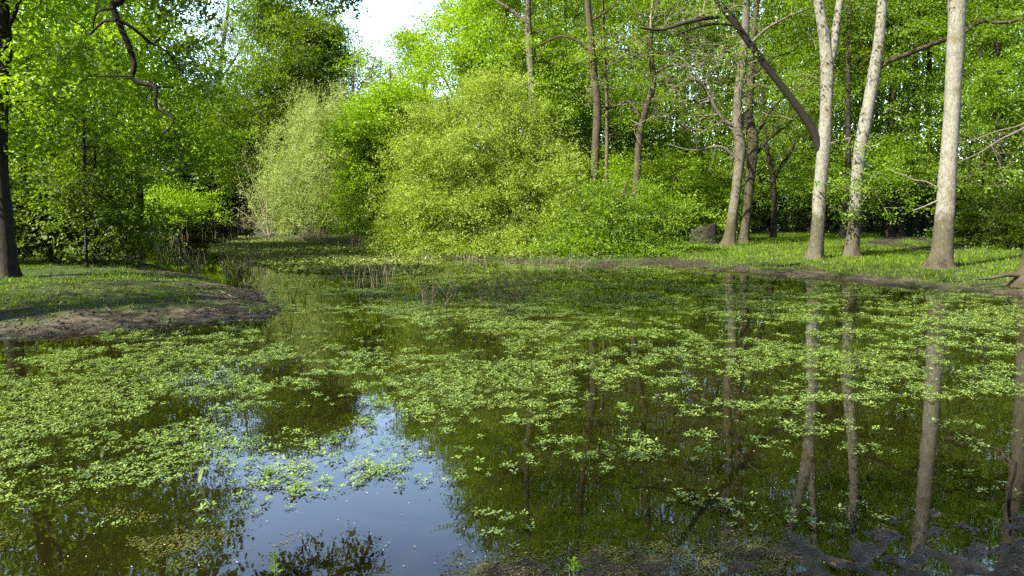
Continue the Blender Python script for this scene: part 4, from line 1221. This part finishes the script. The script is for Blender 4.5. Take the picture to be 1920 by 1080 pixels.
for a, b_, k in CL:
    c = onz(a, b_)
    o = thing("pondweed_clump", "small pondweed clump drifting alone on open water off the mat", "water plant", (c[0], c[1], 0), "pondweed clumps on open water")
    g = Geo()
    s = .012 * k ** .6
    rosettes(g, c[:2] + rng.normal(size=(k, 2)) * np.array([s * 1.6, s * 1.6]) * 1.6, rng, 8, .020)
    g.build("leaves", M['pondweed'], o)

# olive algae film just under and on the water, near the viewer
REGA = [([(240, 1010), (330, 985), (420, 1000), (400, 1060), (260, 1075)], .9), ([(-50, 1000), (90, 990), (80, 1030), (-50, 1040)], .8), ([(90, 940), (330, 945), (320, 985), (100, 985)], .6),
        ([(500, 1010), (600, 1000), (620, 1040), (520, 1050)], .5), ([(830, 1060), (1000, 1020), (1250, 1005), (1480, 1010), (1480, 1090), (830, 1110)], 1.0)]
n = 150000
c2 = np.column_stack([rng.uniform(-3.5, 4, n), rng.uniform(2.8, 5, n)])
px, py = topix(np.column_stack([c2, np.zeros(n)]))
dens = np.zeros(n)
for poly, w in REGA:
    dens = np.maximum(dens, w * np.clip(.5 - polymask(px, py, poly) / 40, 0, 1))
ok = rng.random(n) < np.clip((dens - .7 + 1.6 * (fbm(c2 * 9, 3, 55) - .35)) * 1.2, 0, 1) * (dens > .05)
c2 = c2[ok]
k = len(c2)
P = np.column_stack([c2, np.maximum(ground(c2)[0] + .004, .001) + rng.uniform(0, .004, k)])
g = Geo()
leaves(g, P, np.column_stack([rng.normal(size=(k, 2)), rng.normal(size=k) * .12]), norm(np.column_stack([rng.normal(size=(k, 2)) * .15, np.ones(k)])), .010 + .016 * rng.random(k) ** 2, .004 + .004 * rng.random(k), rng.random(k), DIAMOND)
tag(g.build("algae_film", M['algae']), "olive algae film in the shallow near water", None, None, "stuff")

# fallen petals and scraps on the water, dead leaves on mud
n = 1100
c3 = np.column_stack([rng.uniform(-5, 7, n), 3.0 + 5.5 * rng.random(n) ** 1.7])
z3, d3 = ground(c3)
P = np.column_stack([c3, np.maximum(z3 + .012, .004)])
g = Geo()
leaves(g, P, np.column_stack([rng.normal(size=(n, 2)), np.abs(rng.normal(size=n)) * .2]), norm(np.column_stack([rng.normal(size=(n, 2)) * .2, np.ones(n)])), .004 + .009 * rng.random(n) ** 4, .003 + .004 * rng.random(n), rng.random(n), OVAL)
tag(g.build("fallen_petals", M['petal']), "tiny white petals and scraps scattered on the near water", None, None, "stuff")
n = 2600
c4 = np.vstack([np.column_stack([rng.uniform(-9, -3, n), rng.uniform(8.3, 13, n)]), np.column_stack([rng.uniform(-1, 5, n // 60), rng.uniform(2.8, 4.2, n // 60)]), np.column_stack([rng.uniform(2, 14, 3 * n), rng.uniform(12, 26, 3 * n)])])
z4, d4 = ground(c4)
ok = (d4 > -.05)
P = np.column_stack([c4, z4 + .008])[ok]
k = len(P)
g = Geo()
leaves(g, P, np.column_stack([rng.normal(size=(k, 2)), np.abs(rng.normal(size=k)) * .3]), norm(np.column_stack([rng.normal(size=(k, 2)) * .4, np.ones(k)])), .02 + .04 * rng.random(k), .012 + .02 * rng.random(k), rng.random(k), OVAL)
tag(g.build("leaf_litter", M['dead_leaf']), "brown dead leaves strewn over the muddy banks", None, None, "stuff")


# crumbs and clods of mud
n = 9000
c5 = np.vstack([np.column_stack([rng.uniform(-1.2, 4.5, 2 * n), rng.uniform(2.8, 4.6, 2 * n)]), np.column_stack([rng.uniform(-10, -3, n), rng.uniform(8.4, 13, n)])[:n // 2], np.column_stack([rng.uniform(2, 12, n // 2), rng.uniform(11, 20, n // 2)])])
z5, d5 = ground(c5)
nr_ = c5[:, 1] < 5
ok = np.where(nr_, z5 > -.015, (d5 > -.15) & (d5 < 1.1)) & (fbm(c5 * 2.5, 3, 91) > .44)
c5, z5, nr_ = c5[ok], z5[ok], nr_[ok]
k = len(c5)
ico = np.array([(0, 0, 1), (.9, 0, .2), (.28, .85, .25), (-.72, .53, .15), (-.72, -.53, .25), (.28, -.85, .15), (0, 0, -.6)])
fc = np.array([(0, 1, 2), (0, 2, 3), (0, 3, 4), (0, 4, 5), (0, 5, 1), (6, 2, 1), (6, 3, 2), (6, 4, 3), (6, 5, 4), (6, 1, 5)])
sz = np.where(nr_, rng.uniform(.002, .010, k), rng.uniform(.008, .04, k) ** 1.0 * (.4 + .6 * rng.random(k)))
V = ico[None] * (1 + .7 * (rng.random((k, 7, 1)) - .5)) * sz[:, None, None] * np.array([1.2, 1, .7]) + np.column_stack([c5, z5])[:, None]
g = Geo()
g.add(V.reshape(-1, 3), (np.arange(k)[:, None, None] * 7 + fc[None]).reshape(-1, 3), np.repeat(rng.random(k), 7))
tag(g.build("mud_crumbs", M['mud_clod']), "crumbs and clods of wet mud on the trodden banks", None, None, "stuff")


# dead reeds and standing stems
def stalks(g, B, h, r, rng, lean=.18, sides=3):
    k = len(B)
    d = norm(np.column_stack([rng.normal(size=(k, 2)) * lean, np.ones(k)]))
    Mid = B + d * (h * .55)[:, None]
    d2 = norm(d + np.column_stack([rng.normal(size=(k, 2)) * lean, np.zeros(k)]))
    Tp = Mid + d2 * (h * .45)[:, None]
    segs(g, B, Mid, d, d, r, r * .8, sides, rng.random(k))
    segs(g, Mid, Tp, d2, d2, r * .8, r * .35, sides, rng.random(k))


RR = [([(270, 440), (420, 440), (520, 470), (500, 500), (430, 520), (330, 505), (270, 470)], 260, .45), ([(560, 440), (690, 445), (760, 470), (640, 462), (560, 455)], 700, .7),
      ([(680, 465), (1000, 490), (1180, 500), (1180, 510), (960, 510), (680, 480)], 200, .42), ([(640, 490), (740, 490), (740, 540), (640, 540)], 60, .55), ([(270, 418), (470, 417), (470, 422), (270, 424)], 120, .9)]
g = Geo()
for poly, k, hh in RR:
    po = np.array(poly, float)
    q = np.column_stack([rng.uniform(po[:, 0].min(), po[:, 0].max(), k * 6), rng.uniform(po[:, 1].min(), po[:, 1].max(), k * 6)])
    q = q[sdist(q, po) < 0]
    q = q[fbm(q * .03, 3, 77) > .44][:k]
    B = onz(q[:, 0], q[:, 1])
    B[:, 2] = -.05
    stalks(g, B, hh * rng.uniform(.4, 1.2, len(B)), rng.uniform(.0035, .0085, len(B)), rng)
tag(g.build("dead_reeds", M['reed']), "pale dead reed stems standing along the water's edge", None, None, "stuff")

for a, b_, k, hh, wd, lab, mt in [(815, 572, 22, .85, .34, "bare twig clump standing in the pondweed, nearest the left point", 'twig_pale'), (945, 566, 38, .85, .40, "dense bare twig clump standing in pondweed at the middle", 'twig'),
                                  (705, 528, 30, .5, .4, "dark spiky sedge tuft at the edge of the mirrored green strip", 'bark_dark'), (560, 565, 14, .4, .25, "green sedge blades rising from clear water beside the muddy point", 'grass'),
                                  (480, 560, 7, .75, .22, "few pale leaning stems in the water behind the muddy point", 'twig_pale')]:
    c = onz(a, b_)
    o = thing("twig_clump" if mt != 'grass' else "sedge_clump", lab, "water plant", (c[0], c[1], 0))
    g = Geo()
    B = np.column_stack([c[:2] + rng.normal(size=(k, 2)) * wd * .5, np.full(k, -.05)])
    stalks(g, B, hh * rng.uniform(.25, 1.15, k), rng.uniform(.0035, .0075, k), rng, lean=.34)
    if mt in ('twig_pale', 'twig'):
        q = B + np.array([0, 0, 1]) * rng.uniform(.15, .4, (k, 1)) * hh
        stalks(g, q, hh * rng.uniform(.2, .5, k), rng.uniform(.0025, .005, k), rng, lean=.8)
    g.build("stems", M[mt], o)

# two upright leaf blades and young weeds near the viewer, a dark stick on the right
for a, b_, h, lx, lab in [(190, 858, .085, .12, "pale upright leaf blade poking from the mat near the left edge"), (372, 905, .11, .25, "pale leaf blade poking from the mat beside the open blue water")]:
    c = onz(a, b_)
    g = Geo()
    leaves(g, np.array([[c[0], c[1], -.01]]), np.array([[lx, .1, 1.]]), np.array([[0, -1., .1]]), h, .022, np.array([.9]), OVAL)
    tag(g.build("leaf_blade", M['leaf_pale'], origin=(c[0], c[1], 0)), lab, "leaf")
for a, b_, h, lab in [(515, 1085, .12, "young bright weed sprouting at the bottom edge in blue water"), (1075, 1078, .07, "small bright weed sprouting from the near mud at bottom centre")]:
    c = onz(a, b_)
    o = thing("weed", lab, "plant", (c[0], c[1], 0))
    g = Geo()
    pts = np.array([c + (0, 0, -.02), c + (.005, 0, h * .5), c + (.0, .01, h)])
    tube(g, catmull(pts, .01), np.linspace(.003, .0015, len(catmull(pts, .01))), 6)
    g.build("stem", M['grass'], o)
    g = Geo()
    k = 14
    t = np.linspace(.15, 1, k)
    th = np.arange(k) * 2.4
    leaves(g, c + np.column_stack([np.zeros(k), np.zeros(k), h * t]), np.column_stack([np.cos(th), np.sin(th), np.full(k, .7)]), np.column_stack([-np.cos(th), -np.sin(th), np.full(k, 1.2)]), .045 * (1.1 - .5 * t), .015, rng.random(k), OVAL)
    g.build("leaves", M['leaf_bright'], o)
c = onz(1893, 935)
g = Geo()
pts = catmull(np.array([c + (0, 0, -.05), c + (.0, 0, .06), c + (.015, 0, .13), c + (.02, 0, .21)]), .02)
tube(g, pts, np.linspace(.011, .006, len(pts)), 8)
tag(g.build("stick", M['bark_dark'], origin=tuple(c), smooth=True), "short dark stick standing upright in the near water at right", "stick")

# sticks lying on the banks
for pts, z, r, mt, lab in [([(0, 583), (30, 580), (62, 578)], .2, .022, 'twig_pale', "pale stick lying on the mud of the left point"), ([(195, 580), (212, 586), (226, 592)], .14, .012, 'twig', "thin dark twig lying on the left point's mud"),
                           ([(415, 550), (428, 553), (436, 555)], .12, .014, 'twig_pale', "short pale twig near the tip of the left point"), ([(1090, 500), (1110, 486), (1122, 474)], .1, .018, 'twig_pale', "leaning pale dead branch sticking out of the water below the thicket"),
                           ([(1425, 498), (1470, 501), (1500, 499)], .12, .03, 'bark_dark', "dark branch lying along the right bank's edge")]:
    P = np.array([onz(a, b_, z) for a, b_ in pts])
    if 'leaning' in lab:
        P = np.array([at(1088, 503, 18.0), at(1106, 488, 18.0), at(1124, 470, 18.0)])
    else:
        P[:, 2] = [gheight(p[0], p[1]) + r for p in P]
    P = catmull(P, .06)
    g = Geo()
    tube(g, P, np.linspace(r, r * .6, len(P)), 8)
    tag(g.build("stick", M[mt], origin=tuple(P[0]), smooth=True), lab, "stick")

# mossy stump
c = onz(1320, 452, .35)
D = c[1]
o = thing("tree_stump", "mossy broken stump on the bank beside the leaning brown trunk", "stump", (c[0], c[1], gheight(c[0], c[1]) - .05))
o3 = np.array(o.location)
g = Geo()
hh = np.linspace(0, 1, 16)
th = np.arange(30) / 30 * 2 * math.pi
V = []
for t in hh:
    rad = .46 * (1 + .35 * math.exp(-t / .15) - .12 * t)
    q = np.column_stack([np.cos(th) * 1.5, np.sin(th) * 1.5, np.full(30, t * 2)])
    rr = rad * (1 + .5 * (fbm(q, 3, 9) - .5))
    top = .66 + .07 * np.cos(th + .4) + .22 * (fbm(q * 2, 2, 4) - .5)
    V.append(np.column_stack([np.cos(th) * rr, np.sin(th) * rr * .8, t * top]))
Vt = V[-1].copy()
V.append(Vt * np.array([.78, .78, 1]) - np.array([0, 0, .06]))
V.append(Vt * np.array([.35, .35, .9]) - np.array([0, 0, .1]))
V = np.array(V)
k = np.arange(30)
q = np.stack([k, (k + 1) % 30, (k + 1) % 30 + 30, k + 30], -1)
g.add(V.reshape(-1, 3) + o3, (np.arange(len(V) - 1)[:, None, None] * 30 + q[None]).reshape(-1, 4))
g.add(V[-1] + o3, np.arange(30)[None])
g.build("bole", M['bark_dark'], o, smooth=True)
g = Geo()
T = o3 + np.column_stack([rng.normal(size=40) * .32, rng.normal(size=40) * .25 - .1, .1 + .45 * rng.random(40)])
spray(g, T, np.tile([0, 0, 1.], (40, 1)), rng, 16, .05, .12, flat=.5)
g.build("ivy", M['leaf_dark'], o)
